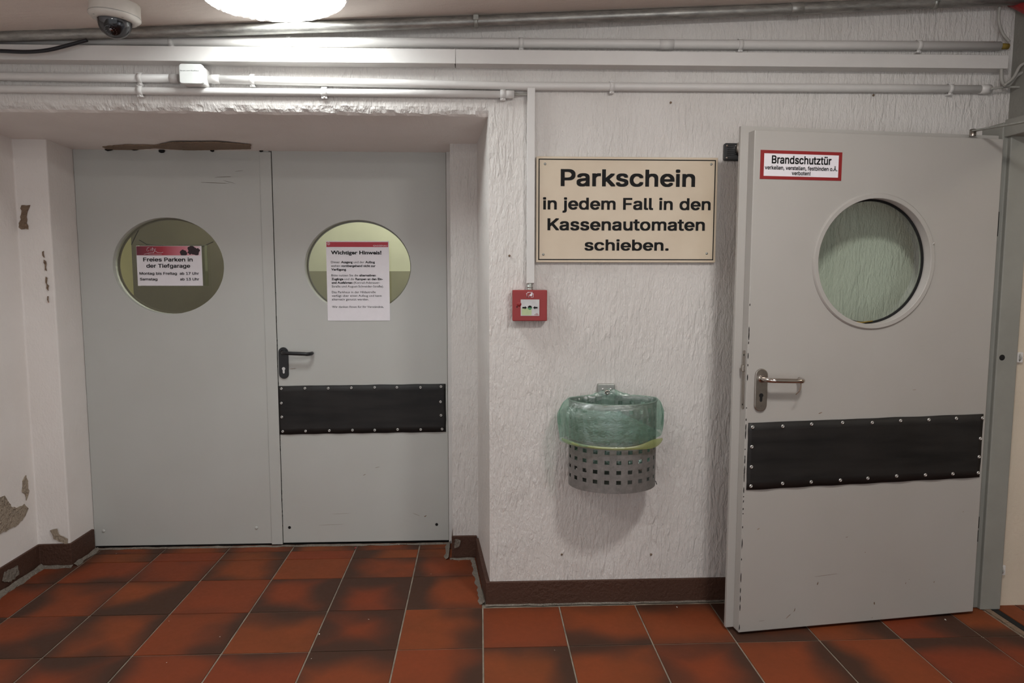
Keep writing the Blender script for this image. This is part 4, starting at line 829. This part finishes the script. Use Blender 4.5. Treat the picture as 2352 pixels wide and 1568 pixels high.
nb = thing('door_notice', (onY(823, 610, DY).x, DY, onY(823, 736, DY).z), 'portrait white paper notice with crimson banner taped over the right round window', 'notice')
QY = DY-.0025
b = B(); A = onY(748.6, 553.5, QY); Bq = onY(896, 736, QY)
def sheet(u, v): return (A.x+u*(Bq.x-A.x), QY-.0012*math.sin(PI*u)*.6, Bq.z+v*(A.z-Bq.z))
b.grid(sheet, 12, 12); build('sheet', b, 'white', nb)
NY = QY-.0013
b = B(); p = onY(749.5, 555.5, NY); q = onY(891.5, 567.2, NY); b.box(p.x, q.x, NY-.0002, NY, q.z, p.z); build('banner', b, 'banner', nb)
px_text('GAGGENAU', 857, 889.5, 565.6, 3.0, NY-.0008, 'white', nb, bold=0)
p = onY(754.5, 559.5, NY); b = B(); b.lathe([(.0058, 0), (.0074, 0)], 20, (p.x, NY-.0008, p.z), 'y')
b.box(p.x-.003, p.x+.003, NY-.0009, NY-.0007, p.z-.0025, p.z-.0012); b.box(p.x-.003, p.x+.003, NY-.0009, NY-.0007, p.z+.001, p.z+.002); build('crest', b, 'white', nb)
R_, K_ = 0.0, .032
L = [([('Wichtiger Hinweis!', .03)], 759.9, 876, 583.8, 8),
 ([('Dieser ', R_), ('Ausgang', K_), (' und der ', R_), ('Aufzug', K_)], 760.3, 861, 604.1, 4.7),
 ([('stehen ', R_), ('vorübergehend nicht zur', K_)], 760.7, 862.7, 612.6, 4.7),
 ([('Verfügung', K_), ('.', R_)], 760.9, 796.2, 620.9, 4.7),
 ([('Bitte nutzen Sie die ', R_), ('alternativen', K_)], 761.3, 862.9, 634.4, 4.7),
 ([('Zugänge', K_), (' und die ', R_), ('Rampen an den Ein-', K_)], 761.3, 879.3, 642.9, 4.7),
 ([('und Ausfahrten', K_), (' (Konrad-Adenauer-', R_)], 761.8, 873.1, 651.2, 4.7),
 ([('Straße und August-Schneider-Straße).', R_)], 762, 881.2, 659.7, 4.7),
 ([('Das Parkhaus in der Hildastraße', R_)], 762.2, 862.9, 672.9, 4.7),
 ([('verfügt über einen Aufzug und kann', R_)], 762.2, 876.4, 681.2, 4.7),
 ([('alternativ genutzt werden.', R_)], 762.5, 846.8, 689.5, 4.7),
 ([('Wir danken Ihnen für Ihr Verständnis.', R_)], 762.9, 881.6, 706.7, 4.7)]
for sgm, xa, xb, bs, cp in L: px_text(sgm, xa, xb, bs, cp, NY-.0004, 'black', nb)

# ------------------------------------------------------------ fire alarm call point
FY = YW-.042
p = onY(1177.5, 666, FY); q = onY(1256.5, 737, FY)
fa = thing('fire_alarm_box', ((p.x+q.x)/2, YW, q.z), 'red manual fire alarm call point under the narrow white duct', 'fire alarm')
b = B(); b.box(p.x, q.x, FY, YW-.004, q.z, p.z); build('housing', b, 'red', fa, bevel=.003)
p2 = onY(1196, 687.5, FY); q2 = onY(1238.7, 725, FY)
b = B(); b.box(p2.x-.002, q2.x+.002, FY-.0006, FY, q2.z-.002, p2.z+.002); build('window_rim', b, 'redprint', fa)
b = B(); b.box(p2.x, q2.x, FY-.0012, FY, q2.z, p2.z); build('press_panel', b, 'paleprint', fa)
w = q2.x-p2.x; h = p2.z-q2.z; y_ = FY-.0018
b = B(); b.box(p2.x+w*.05, p2.x+w*.58, y_, FY-.001, q2.z+h*.04, q2.z+h*.47); build('green_label', b, 'palegreen', fa)
def arrow(x0, sgn):
    z = q2.z+h*.50; b = B(); Lx = w*.24*sgn
    b.prism([(x0, z-.0032), (x0+Lx*.55, z-.0032), (x0+Lx*.55, z-.0068), (x0+Lx, z), (x0+Lx*.55, z+.0068), (x0+Lx*.55, z+.0032), (x0, z+.0032)], y_-.0006, y_, 'y'); build('arrow', b, 'black', fa)
arrow(p2.x+w*.09, 1); arrow(p2.x+w*.90, -1)
b = B(); b.lathe([(.0001, -.0008), (.0085, -.0008), (.0088, 0)], 28, (p2.x+w*.49, y_, q2.z+h*.5), 'y'); build('press_dot', b, 'black', fa)
b = B(); b.prism([(p2.x+w*.49+.0085*math.cos(a), q2.z+h*.5+.0085*math.sin(a)) for a in [PI+k*PI/10 for k in range(11)]], y_-.0011, y_-.0007, 'y'); build('press_dot_lower', b, 'green', fa)
b = B(); b.box(p2.x+w*.73, p2.x+w*.96, y_-.0002, y_, q2.z+h*.05, q2.z+h*.075); b.box(p2.x+w*.80, p2.x+w*.92, y_-.0002, y_, q2.z+h*.12, q2.z+h*.145); build('small_print', b, 'redprint', fa)
hz = lambda x, y: (onY(x, y, FY).x, onY(x, y, FY).z)
b = B(); yy = FY-.001
def stroke(l, r=.0009): b.tube([Vector((hz(*q_)[0], yy, hz(*q_)[1])) for q_ in l], r, 6)
stroke([(1208.5, 675), (1211.8, 672), (1212.2, 671), (1214, 671)]); stroke([(1210, 675), (1210, 682.6), (1215, 682.6), (1215, 678), (1217, 677.5)]); stroke([(1213, 672.3), (1216, 671), (1219, 671), (1220.5, 672.5)])
stroke([(1223, 673), (1225.6, 675.2)]); stroke([(1224.6, 675), (1224.6, 682.6), (1219.5, 682.6)])
build('house_symbol', b, 'white', fa, fixn=False)
fl = [(1221.6, 669), (1222.6, 672), (1222.8, 676), (1221.5, 679.5), (1219, 680.2), (1217, 678.6), (1217, 676.3), (1219.4, 674.2), (1221, 672)]
b = B(); b.prism([hz(*q_) for q_ in fl], FY-.0016, FY-.0004, 'y'); build('flame_symbol', b, 'white', fa)
p = onY(1192.5, 698.5, FY); b = B(); b.lathe([(.0001, -.0014), (.0092, -.0014), (.0098, 0)], 24, (p.x, FY, p.z), 'y'); build('key_cover', b, 'redprint', fa)
p = onY(1187.5, 704, FY); b = B(); b.prism([(p.x-.002, p.z+.003), (p.x+.003, p.z+.001), (p.x+.001, p.z-.005), (p.x-.001, p.z-.005)], FY-.001, FY, 'y'); build('key_slot', b, 'black', fa)
# gland and narrow duct
p = onY(1217, 652, YW-.02); q = onY(1217, 666, YW-.02)
cg = thing('cable_gland', (p.x, YW-.02, q.z), 'grey threaded cable gland between narrow duct and red fire alarm', 'cable gland')
b = B()
b.lathe([(.011, 0), (.013, .001), (.013, .007), (.011, .008), (.0115, .010), (.013, .011), (.013, .016), (.011, .017), (.011, p.z-q.z+.004)], 18, (p.x, YW-.02, q.z-.001)); build('thread', b, 'zinc', cg)
va = onY(1211.5, 208, YW-.03); vb = onY(1229.5, 208, YW-.03); vc = onY(1219, 650.5, YW-.03)
vd = thing('narrow_cable_duct', ((va.x+vb.x)/2, YW, vc.z), 'narrow vertical white cable duct running down to the fire alarm box', 'cable duct')
b = B(); b.box(va.x, vb.x, YW-.030, YW-.002, vc.z, va.z+.012); build('duct_body', b, 'trunk', vd, bevel=.0015)
b = B(); b.box(va.x+.001, vb.x-.001, YW-.0315, YW-.0295, vc.z+.001, va.z+.011); build('duct_cover', b, 'trunk', vd, bevel=.001)

# ------------------------------------------------------------ pipes and ducts under the ceiling
def line(l, Y): return [onY(x, y, Y) for x, y in l]
gp = thing('galvanised_pipe', (-.9, -.02, 2.40), 'thick grey galvanised pipe slanting along the ceiling edge above the ducts', 'pipe')
pts = [Vector((x, -.030, z)) for x, z in ((-2.18, 2.345), (-1.86, 2.359), (-1.316, 2.380), (-.895, 2.400), (-.45, 2.421), (-.004, 2.443), (.6, 2.475), (1.196, 2.507), (1.9, 2.549), (2.23, 2.566))]
b = B(); b.tube(pts, .0215, 20); build('pipe_run', b, 'galv', gp)
def along(x):
    for a, c in zip(pts, pts[1:]):
        if a.x <= x <= c.x: return a.lerp(c, (x-a.x)/(c.x-a.x))
for px in (1826,):
    c0 = onY(px, 22, -.02).x; b = B(); b.tube([along(c0-.026), along(c0-.024), along(c0+.024), along(c0+.026)], 0, 20, radii=[.0225, .025, .025, .0225]); build('coupling', b, 'galv', gp)
for px in (1093, 2140):
    c0 = onY(px, 45, -.02).x; b = B(); b.tube([along(c0-.008), along(c0+.008)], .0245, 20); q = along(c0); b.box(q.x-.007, q.x+.007, q.y-.006, q.y+.006, q.z+.02, q.z+.04); b.box(q.x-.010, q.x+.010, q.y-.030, q.y-.020, q.z-.002, q.z+.016); build('pipe_clip', b, 'zinc', gp)

uc = thing('upper_conduit', (.4, -.0, 2.38), 'white painted conduit lying just above the wide cable trunking', 'conduit')
cpts = line([(0, 94), (560, 95.5), (900, 97), (1500, 101.5), (1900, 104), (2296, 106)], YW-.02)
b = B(); b.tube(cpts, .0185, 18); build('conduit_run', b, 'trunk', uc)
def clip(parent, px, py, Y, r, w=.018, mat='trunk'):
    p = onY(px, py, Y); b = B(); b.tube([(p.x-w/2, p.y, p.z), (p.x+w/2, p.y, p.z)], r+.003, 18)
    b.box(p.x-w/2, p.x+w/2, p.y-.004, YW, p.z-r-.010, p.z-r); b.box(p.x-w/2, p.x+w/2, p.y-.004, YW, p.z+r, p.z+r+.006)
    b.lathe([(.0001, -.008), (.004, -.007), (.005, 0)], 10, (p.x, p.y, p.z-r-.005), 'y'); build('clip', b, mat, parent)
for px, py in ((395, 97.5), (664, 97), (1197, 99), (1700, 103), (2110, 105)): clip(uc, px, py, YW-.02, .0185)
p = onY(1530, 102, YW-.02); b = B(); b.tube([(p.x-.03, p.y, p.z), (p.x+.03, p.y, p.z)], .0198, 18); build('coupling', b, 'trunk', uc)
p = onY(2300, 106, YW-.02); b = B(); b.tube([(p.x-.01, p.y, p.z), (p.x+.03, p.y+.002, p.z)], .012, 12); build('foam_plug', b, 'ochre', uc)

ct = thing('cable_trunking', (.3, -.01, 2.30), 'wide white rectangular cable trunking running the length of the wall', 'cable trunking')
TY = -.035
def trunk(px0, px1, nm, off=0):
    a = onY(px0, 0, TY).x; c = onY(px1, 0, TY).x
    def zt(x): return 2.3345+.0035*x
    def zb2(x): return 2.279+.0045*x
    b = B(); vs = []
    for x in (a, c):
        vs += [(x, TY-off, zb2(x)), (x, TY-off, zt(x)), (x, YW, zt(x)), (x, YW, zb2(x))]
    b.add(vs, [(0, 1, 2, 3), (4, 7, 6, 5), (0, 4, 5, 1), (1, 5, 6, 2), (2, 6, 7, 3), (3, 7, 4, 0)]); build(nm, b, 'trunk', ct, bevel=.0015)
trunk(-160, 1043, 'trunking_length'); trunk(1045.5, 2326, 'trunking_length')
b = B(); p = onY(1044, 130, TY); b.box(p.x-.003, p.x+.003, TY-.0012, TY+.003, 2.2785, 2.334); build('joint_strip', b, 'trunk', ct)

mc = thing('middle_conduit', (.3, 0, 2.22), 'thin white conduit under the trunking, joined by the junction box', 'conduit')
CY = YW-.018
l1 = line([(-160, 173), (0, 175), (200, 178.5), (404, 180.5)], CY); l2 = line([(470, 181.5), (700, 187), (1200, 198), (1700, 201), (2000, 202.5), (2275, 205)], CY)
for l_ in (l1, l2): b = B(); b.tube(l_, .0165, 16); build('conduit_run', b, 'trunk', mc)
for px, py in ((322, 180), (580, 184), (1405, 199.5), (2182, 204)): clip(mc, px, py, CY, .0165)
p = onY(2262, 205, CY); b = B(); b.tube([(p.x-.022, p.y, p.z), (p.x+.022, p.y, p.z)], .019, 14); build('coupling', b, 'trunk', mc)
for px in (402, 497):
    p = onY(px, 180.5 if px < 450 else 182, CY); b = B(); b.tube([(p.x-.018, p.y, p.z), (p.x+.014, p.y, p.z)], .019, 8); build('coupling', b, 'trunk', mc)
lc = thing('lower_conduit', (-1, 0, 2.17), 'shiny lower conduit ending just left of the narrow vertical duct', 'conduit')
b = B(); b.tube(line([(-160, 202), (0, 204), (350, 209), (600, 211), (900, 213.5), (1181, 217)], CY), .0145, 16); build('conduit_run', b, 'trunk', lc)
for px, py in ((322, 208.5), (745, 212), (1155, 216.5)): clip(lc, px, py, CY, .0145, .022)
p = onY(1168, 217, CY); b = B(); b.tube([(p.x-.02, p.y, p.z), (p.x+.022, p.y, p.z)], .0165, 16); build('end_sleeve', b, 'trunk', lc)
b = B(); p = onY(1181, 216, CY)
b.tube([(p.x, CY, p.z+.003), (va.x+.005, CY, p.z+.004)], .0028, 8); b.tube([(p.x, CY, p.z-.004), (va.x+.005, CY, p.z-.001)], .0028, 8); build('cable', b, 'cable', lc)

jb = thing('junction_box', (-1.2, 0, 2.2), 'small white square junction box with a line of black writing, left of the lamp', 'junction box')
JY = -.048; p = onY(410.5, 146, JY); q = onY(466.5, 192, JY)
b = B(); b.prism(rrect(p.x, q.x, q.z, p.z, .010), JY, JY+.018, 'y'); build('lid', b, 'jbox', jb, bevel=.002)
b = B(); b.prism(rrect(p.x+.003, q.x+.001, q.z-.001, p.z-.004, .010), JY+.018, YW, 'y'); build('base', b, 'trunk', jb)
px_text('Strom vom Kaufhaus', 413.5, 456.5, 163, 2.3, JY-.0006, 'black', jb, bold=0)

# cables at the right end
cb = thing('loose_cable_bundle', (2.2, -.05, 2.2), 'loose grey cables looping at the right end of the conduits', 'cable')
def cab(l, r, Y, mat='cable'):
    b = B(); P_ = [onY(x, y, Y) if len(l[0]) == 2 else None for x, y in l]
    out = []
    for i in range(len(P_)-1):
        a = P_[max(i-1, 0)]; c = P_[i]; d = P_[i+1]; e2 = P_[min(i+2, len(P_)-1)]
        for k in range(6):
            t_ = k/6; out.append(.5*((2*c)+(-a+d)*t_+(2*a-5*c+4*d-e2)*t_*t_+(-a+3*c-3*d+e2)*t_**3))
    out.append(P_[-1]); b.tube(out, r, 8); return b
build('cable', cab([(2296, 15), (2294, 45), (2302, 75), (2318, 96)], .006, -.01), 'cable', cb)
build('cable', cab([(2300, 158), (2302, 188), (2316, 196), (2338, 172), (2372, 158)], .007, -.03), 'cable', cb)
build('cable', cab([(2306, 196), (2328, 178), (2345, 150), (2375, 140)], .006, -.05), 'cable', cb)
build('cable', cab([(2276, 204), (2310, 200), (2352, 200), (2390, 200)], .0045, -.02), 'cable', cb)
rd = thing('red_pipe', (2.2, -.3, 2.5), 'red pipe crossing the dark top right corner', 'pipe')
b = B(); b.tube([onX(2290, -8, 2.20), onX(2330, 8, 2.215), onX(2480, 84, 2.225)], .018, 14); build('pipe_run', b, 'red', rd)
bc = thing('black_cable', (-1.9, -.1, 2.3), 'black cable sagging in front of the trunking at the far left', 'cable')
build('cable_run', cab([(-60, 116), (0, 117), (60, 119), (110, 115), (160, 103), (200, 92)], .0075, -.075), 'blackcable', bc)

# ------------------------------------------------------------ lamps
la = thing('recessed_ceiling_lamp', (LC[0], LC[1], ZC(LC[0])), 'bright round lamp set in a rough-edged recess in the ceiling', 'lamp')
b = B(); zc = ZC(LC[0])
def rim(u, v):
    a = 2*PI*u; prof = [(1.05, -.0005), (1.015, -.006), (.992, -.001), (.978, .03), (.972, .062)]; r_, hh = prof[int(round(v*4))]
    j = noise.noise(Vector((math.cos(a)*16, math.sin(a)*16, v*3)))*.006+noise.noise(Vector((math.cos(a)*50, math.sin(a)*50, v*3)))*.004
    if v > .6: j = 0
    if v < .1: j = abs(j)*.5
    X = LC[0]+(LR*r_+j)*math.cos(a); Y = LC[1]+(LR*r_+j)*math.sin(a); return (X, Y, ZC(X)+hh+j*.8)
b.grid(rim, 140, 4, smooth=False, wrap=True); build('plaster_ring', b, 'wall_smooth', la, fixn=False)
b = B(); b.lathe([(LR*.972, .062), (LR*.93, .056), (LR*.5, .050), (.0001, .048)], 64, (0, 0, 0)); b.v = [(LC[0]+x, LC[1]+y, ZC(LC[0]+x)+z) for x, y, z in b.v]; build('diffuser', b, 'lampA', la)
for LB, mt, lab in (((.99, -1.58), 'lampB', 'round ceiling lamp above the open fire door side of the passage'), ((-1.0, -2.3), 'lampFill', 'unseen ceiling lamp added to brighten the double doors')):  # the second lamp is added, unseen, to fill light on the doors
    lb = thing('unseen_ceiling_lamp', (LB[0], LB[1], ZC(LB[0])), lab, 'lamp')
    b = B(); b.lathe([(.13, 0), (.13, -.03), (.11, -.045), (.0001, -.048)], 40, (LB[0], LB[1], ZC(LB[0])-.01)); build('diffuser', b, mt, lb)
    b = B(); b.lathe([(.14, 0), (.14, -.02), (.131, -.02)], 40, (LB[0], LB[1], ZC(LB[0])-.004)); build('housing', b, 'camwhite', lb)
b = B(); b.lathe([(.0001, 0), (.13, 0), (.14, .02)], 32, (3.3, -1.4, 2.52)); tag(build('side_room_lamp', b, 'lampS'), 'round lamp in the room beyond the fire doorway', 'lamp')

# ------------------------------------------------------------ dome camera
cc = Vector((-1.305, -.26, ZC(-1.305)+.006)); sc_ = thing('security_camera', cc, 'white dome security camera hanging from the ceiling at top left', 'camera')
b = B(); b.lathe([(.0001, .012), (.092, .012), (.097, .0), (.100, -.052), (.1015, -.060), (.088, -.074), (.074, -.078), (.066, -.076)], 56, (0, 0, 0)); hs = build('housing', b, 'camwhite', sc_, local=True)
b = B(); b.lathe([(.1012, -.051), (.1022, -.053), (.1012, -.055)], 56, (0, 0, 0)); build('seam', b, 'cable', sc_, local=True)
b = B(); b.lathe([(.067*math.cos(k*PI/24), -.076-.075*math.sin(k*PI/24)) for k in range(13)], 44, (0, 0, 0)); build('dome', b, 'dome', sc_, local=True)
b = B(); b.lathe([(.060, -.070), (.060, -.080), (.0001, -.082)], 30, (0, 0, 0)); build('inner_plate', b, 'cable', sc_, local=True)
b = B(); b.lathe([(.0001, .052), (.028, .050), (.034, .040), (.036, 0)], 32, (0, 0, 0)); lens = build('lens_unit', b, 'blackplastic', sc_, local=True)
lens.location = (.006, -.004, -.082); lens.rotation_euler = (PI-.55, .15, 0)
b = B(); b.lathe([(.0001, .056), (.010, .054), (.012, .050)], 20, (0, 0, 0)); ln = build('lens', b, 'chrome', lens, local=True)
ledm = None
for k in range(18):
    a = 2*PI*k/18; rr = .024
    if ledm is None:
        b = B(); b.lathe([(.0001, .0022), (.0016, .0014), (.0020, 0)], 8, (0, 0, 0)); ledm = build('infrared_led', b, 'rivet', lens, local=True); o = ledm
    else: o = ledm.copy(); COL.objects.link(o); o.parent = lens
    o.location = (rr*math.cos(a), rr*math.sin(a), .051)
for a in (.6, 2.4, 4.1, 5.5):
    b = B(); b.lathe([(.004, -.0005), (.0001, -.0006)], 10, (.088*math.cos(a), .088*math.sin(a), -.0745)); build('screw_recess', b, 'cable', sc_, local=True)
sc_.rotation_euler = (0, math.radians(4), 0); sc_.scale = (.84, .84, .80)

# ------------------------------------------------------------ litter bin
BX, BYc = .548, -.058; BA, BF, BK = .183, .155, .070
BZ0, BZ1 = .567, .925
lbn = thing('litter_bin', (BX, YW, BZ0), 'grey perforated steel litter bin hung on the white wall', 'litter bin')
def ring(a, r=0):
    x = (BA+r)*math.cos(a); s_ = math.sin(a); y = ((BF+r) if s_ < 0 else (BK+r))*s_; return BX+x, BYc+y
# sheet with square holes: arc-length parametrised columns
NA = 720; arc = [0]; pr_ = ring(0)
for k in range(1, NA+1):
    q_ = ring(2*PI*k/NA); arc.append(arc[-1]+math.hypot(q_[0]-pr_[0], q_[1]-pr_[1])); pr_ = q_
def at_arc(s_):
    s_ %= arc[-1]; lo, hi = 0, NA
    while hi-lo > 1:
        m_ = (lo+hi)//2
        if arc[m_] <= s_: lo = m_
        else: hi = m_
    return 2*PI*(lo+(s_-arc[lo])/(arc[hi]-arc[lo]))/NA
NCOL = round(arc[-1]/.047); pit = arc[-1]/NCOL; s0 = arc[int(NA*.75)]+.000
hw_ = .0195
zrows = [BZ0+.037+k*.0405 for k in range(8)]
zl = [BZ0]
for z in zrows: zl += [z, z+.0165]
zl += [BZ1]
def cols():
    out = []
    for k in range(NCOL):
        a = s0-hw_/2+k*pit; out += [(a, True), (a+hw_/2, True), (a+hw_, False), (a+hw_+(pit-hw_)/2, False)]
    return out
CS = cols(); NC = len(CS)
def sheetbin(r):
    vs = []
    for z in zl:
        for s_, _ in CS:
            x, y = ring(at_arc(s_), r); vs.append((x, y, z))
    return vs
b = B(); vo = sheetbin(0); vi = sheetbin(-.0028); off_ = len(vo); fs = []
def hole(j, i): return CS[i][1] and j % 2 == 1 and j < len(zl)-2
for j in range(len(zl)-1):
    for i in range(NC):
        i2 = (i+1) % NC; a_, b_, c__, d_ = j*NC+i, j*NC+i2, (j+1)*NC+i2, (j+1)*NC+i
        if hole(j, i):
            if not hole(j, (i-1) % NC): fs.append((a_, d_, d_+off_, a_+off_))
            if not hole(j, i2): fs.append((b_, c__, c__+off_, b_+off_))
            fs += [(a_, b_, b_+off_, a_+off_), (d_, c__, c__+off_, d_+off_)]
        else: fs += [(a_, b_, c__, d_), (a_+off_, d_+off_, c__+off_, b_+off_)]
b.add(vo+vi, fs); build('perforated_basket', b, 'binsteel', lbn, fixn=False)
b = B(); n_ = 96; b.add([(*ring(2*PI*k/n_, -.001), BZ0+.002) for k in range(n_)], [tuple(range(n_))]); build('basket_floor', b, 'binsteel', lbn, fixn=False)
b = B(); b.tube([(*ring(2*PI*k/n_, 0), BZ1) for k in range(n_+1)], .0035, 8, caps=False); build('rim', b, 'binsteel', lbn)
bp0 = onY(1373, 882, YW-.02); bp1 = onY(1412.5, 882, YW-.02)
b = B(); b.box(bp0.x, bp1.x, YW-.022, YW-.001, BZ1-.10, bp0.z); build('wall_bracket', b, 'zinc', lbn, bevel=.003)
for x in (bp0.x+.022, bp1.x-.018):
    b = B(); b.lathe([(.0001, -.003), (.0025, -.003), (.005, -.001), (.0055, 0)], 12, (x, YW-.022, bp0.z-.022), 'y'); build('rivet', b, 'rivet', lbn)
p = onY(1395, 902, YW-.03); b = B(); b.lathe([(.0035, -.006), (.008, -.010), (.011, -.006), (.011, 0)], 18, (p.x, YW-.022, p.z+.002), 'y'); build('lock_screw', b, 'steel', lbn)
b = B(); p = onY(1508, 1096, -.03); b.tube([(BX+BA-.002, -.04, p.z), (BX+BA+.010, -.045, p.z-.014), (BX+BA+.014, -.045, p.z-.026)], .0016, 6); build('loose_wire', b, 'hole', lbn)

# bag
bg = thing('bin_liner', (BX, YW, BZ0), 'translucent green plastic bag lining the grey litter bin and folded over its rim', 'bag')
def bagp(u, v):
    """v 0: bottom inside, .55: rim, 1: outer hem; u around, u=.75 is the front"""
    a = 2*PI*u; fold = noise.noise(Vector((math.cos(a)*5, math.sin(a)*5, v*1.5)))
    cr = noise.noise(Vector((math.cos(a)*14, math.sin(a)*14, v*5+3)))
    front = max(0, -math.sin(a)); back = max(0, math.sin(a)); side = abs(math.cos(a)); left = max(0, -math.cos(a))
    hump = .030*math.exp(-((a-PI*.5)/.33)**2)
    if v < .5:
        t_ = v/.5; z = BZ0+.075+(BZ1-.001-BZ0-.075)*t_; r = -.006-.014*(1-t_)-.010*abs(fold)-.006*abs(cr)
        if v < .06: r -= .03*(1-v/.06)
        z += hump*t_**3
    elif v < .58:
        t_ = (v-.5)/.08; z = BZ1+.005*math.sin(PI*t_)+hump*(1-.2*t_)+.004*cr*back; r = -.006+.014*t_
    else:
        t_ = (v-.58)/.42
        low = .166+.004*left-.030*max(0, math.cos(a))
        z = BZ1-low*t_+hump*(1-t_)*.8+.002*fold
        r = .006+(.012+.022*side**1.5*(1.3 if math.cos(a) < 0 else .55))*min(1, t_*3.2)**.6*(1-.18*t_)+.007*cr*(.5+side)*math.sin(PI*t_)+.006*fold*t_
    x, y = ring(a, r)
    y = min(y, YW-.004); return (x, y, z)
b = B(); b.grid(bagp, 220, 70, wrap=True); bo = build('film', b, 'bag', bg, fixn=False)
# second layer: flap folded across the front with a diagonal edge
def flap(u, v):
    a = PI*(1.10+.74*u); x, y = ring(a, .024+.004*math.sin(PI*v)+.003*noise.noise(Vector((u*7, v*4, 1))))
    top = BZ1-.018-.110*max(0, (u-.52)/.48); bot = BZ1-.150+.012*u
    return (x, y, bot+(top-bot)*v)
b = B(); b.grid(flap, 60, 12); build('folded_flap', b, 'bag', bg, fixn=False)
def band(u, v):
    a = PI*(1.04+.85*u); wdt = .007+.016*math.exp(-((u-.83)/.13)**2)+.004*math.exp(-((u-.12)/.1)**2)
    x, y = ring(a, .021+.010*abs(math.cos(a))*(1 if math.cos(a) < 0 else .5)+.003*math.sin(PI*v)); zz = BZ1-.170+.005*math.cos(u*3)+.034*max(0, u-.5)**1.3
    return (x, y, zz+wdt*(v-.35)*1.5)
b = B(); b.grid(band, 70, 4); build('drawstring_band', b, 'bagband', bg, fixn=False)

# ------------------------------------------------------------ crumbs on the floor
cm = None
for x, y, s_ in ((733, 1455, 3.2), (847, 1421, 2), (1555, 1393, 2.5), (2171, 1422, 4), (40, 1343, 3), (1054, 1288, 1.2), (990, 1317, 1.2), (267, 1270, 1.5), (388, 1425, 1.2), (715, 1511, 1.3), (1274, 1492, 1.2), (505, 1461, 1.4), (383, 1520, 1.4)):
    p = onZ(x, y, .002)
    if cm is None:
        b = B(); b.add([(-1, -.6, 0), (.2, -.9, 0), (1.1, .1, 0), (.1, .8, 0), (-.6, .2, .9), (.5, 0, 1.0)], [(0, 1, 4), (1, 5, 4), (1, 2, 5), (2, 3, 5), (3, 4, 5), (3, 0, 4), (0, 3, 2, 1)]); o = build('paint_crumb', b, 'crumb'); cm = o
    else: o = cm.copy(); COL.objects.link(o)
    sc2 = s_*.0011; o.scale = (sc2*1.6, sc2, sc2*.7); o.rotation_euler = (0, 0, random.uniform(0, 6)); o.location = (p.x, p.y, .0005)
    tag(o, 'tiny pale paint crumb lying on the terracotta tiles', 'crumb', 'paint crumbs scattered on the floor')
p = onZ(816, 1258, .002); b = B(); b.prism([(p.x-.003, p.y-.010), (p.x+.003, p.y-.008), (p.x+.005, p.y+.012), (p.x-.002, p.y+.010)], .001, .004)
tag(build('orange_scrap', b, 'red'), 'small orange-red scrap on the floor in front of the double doors', 'scrap')
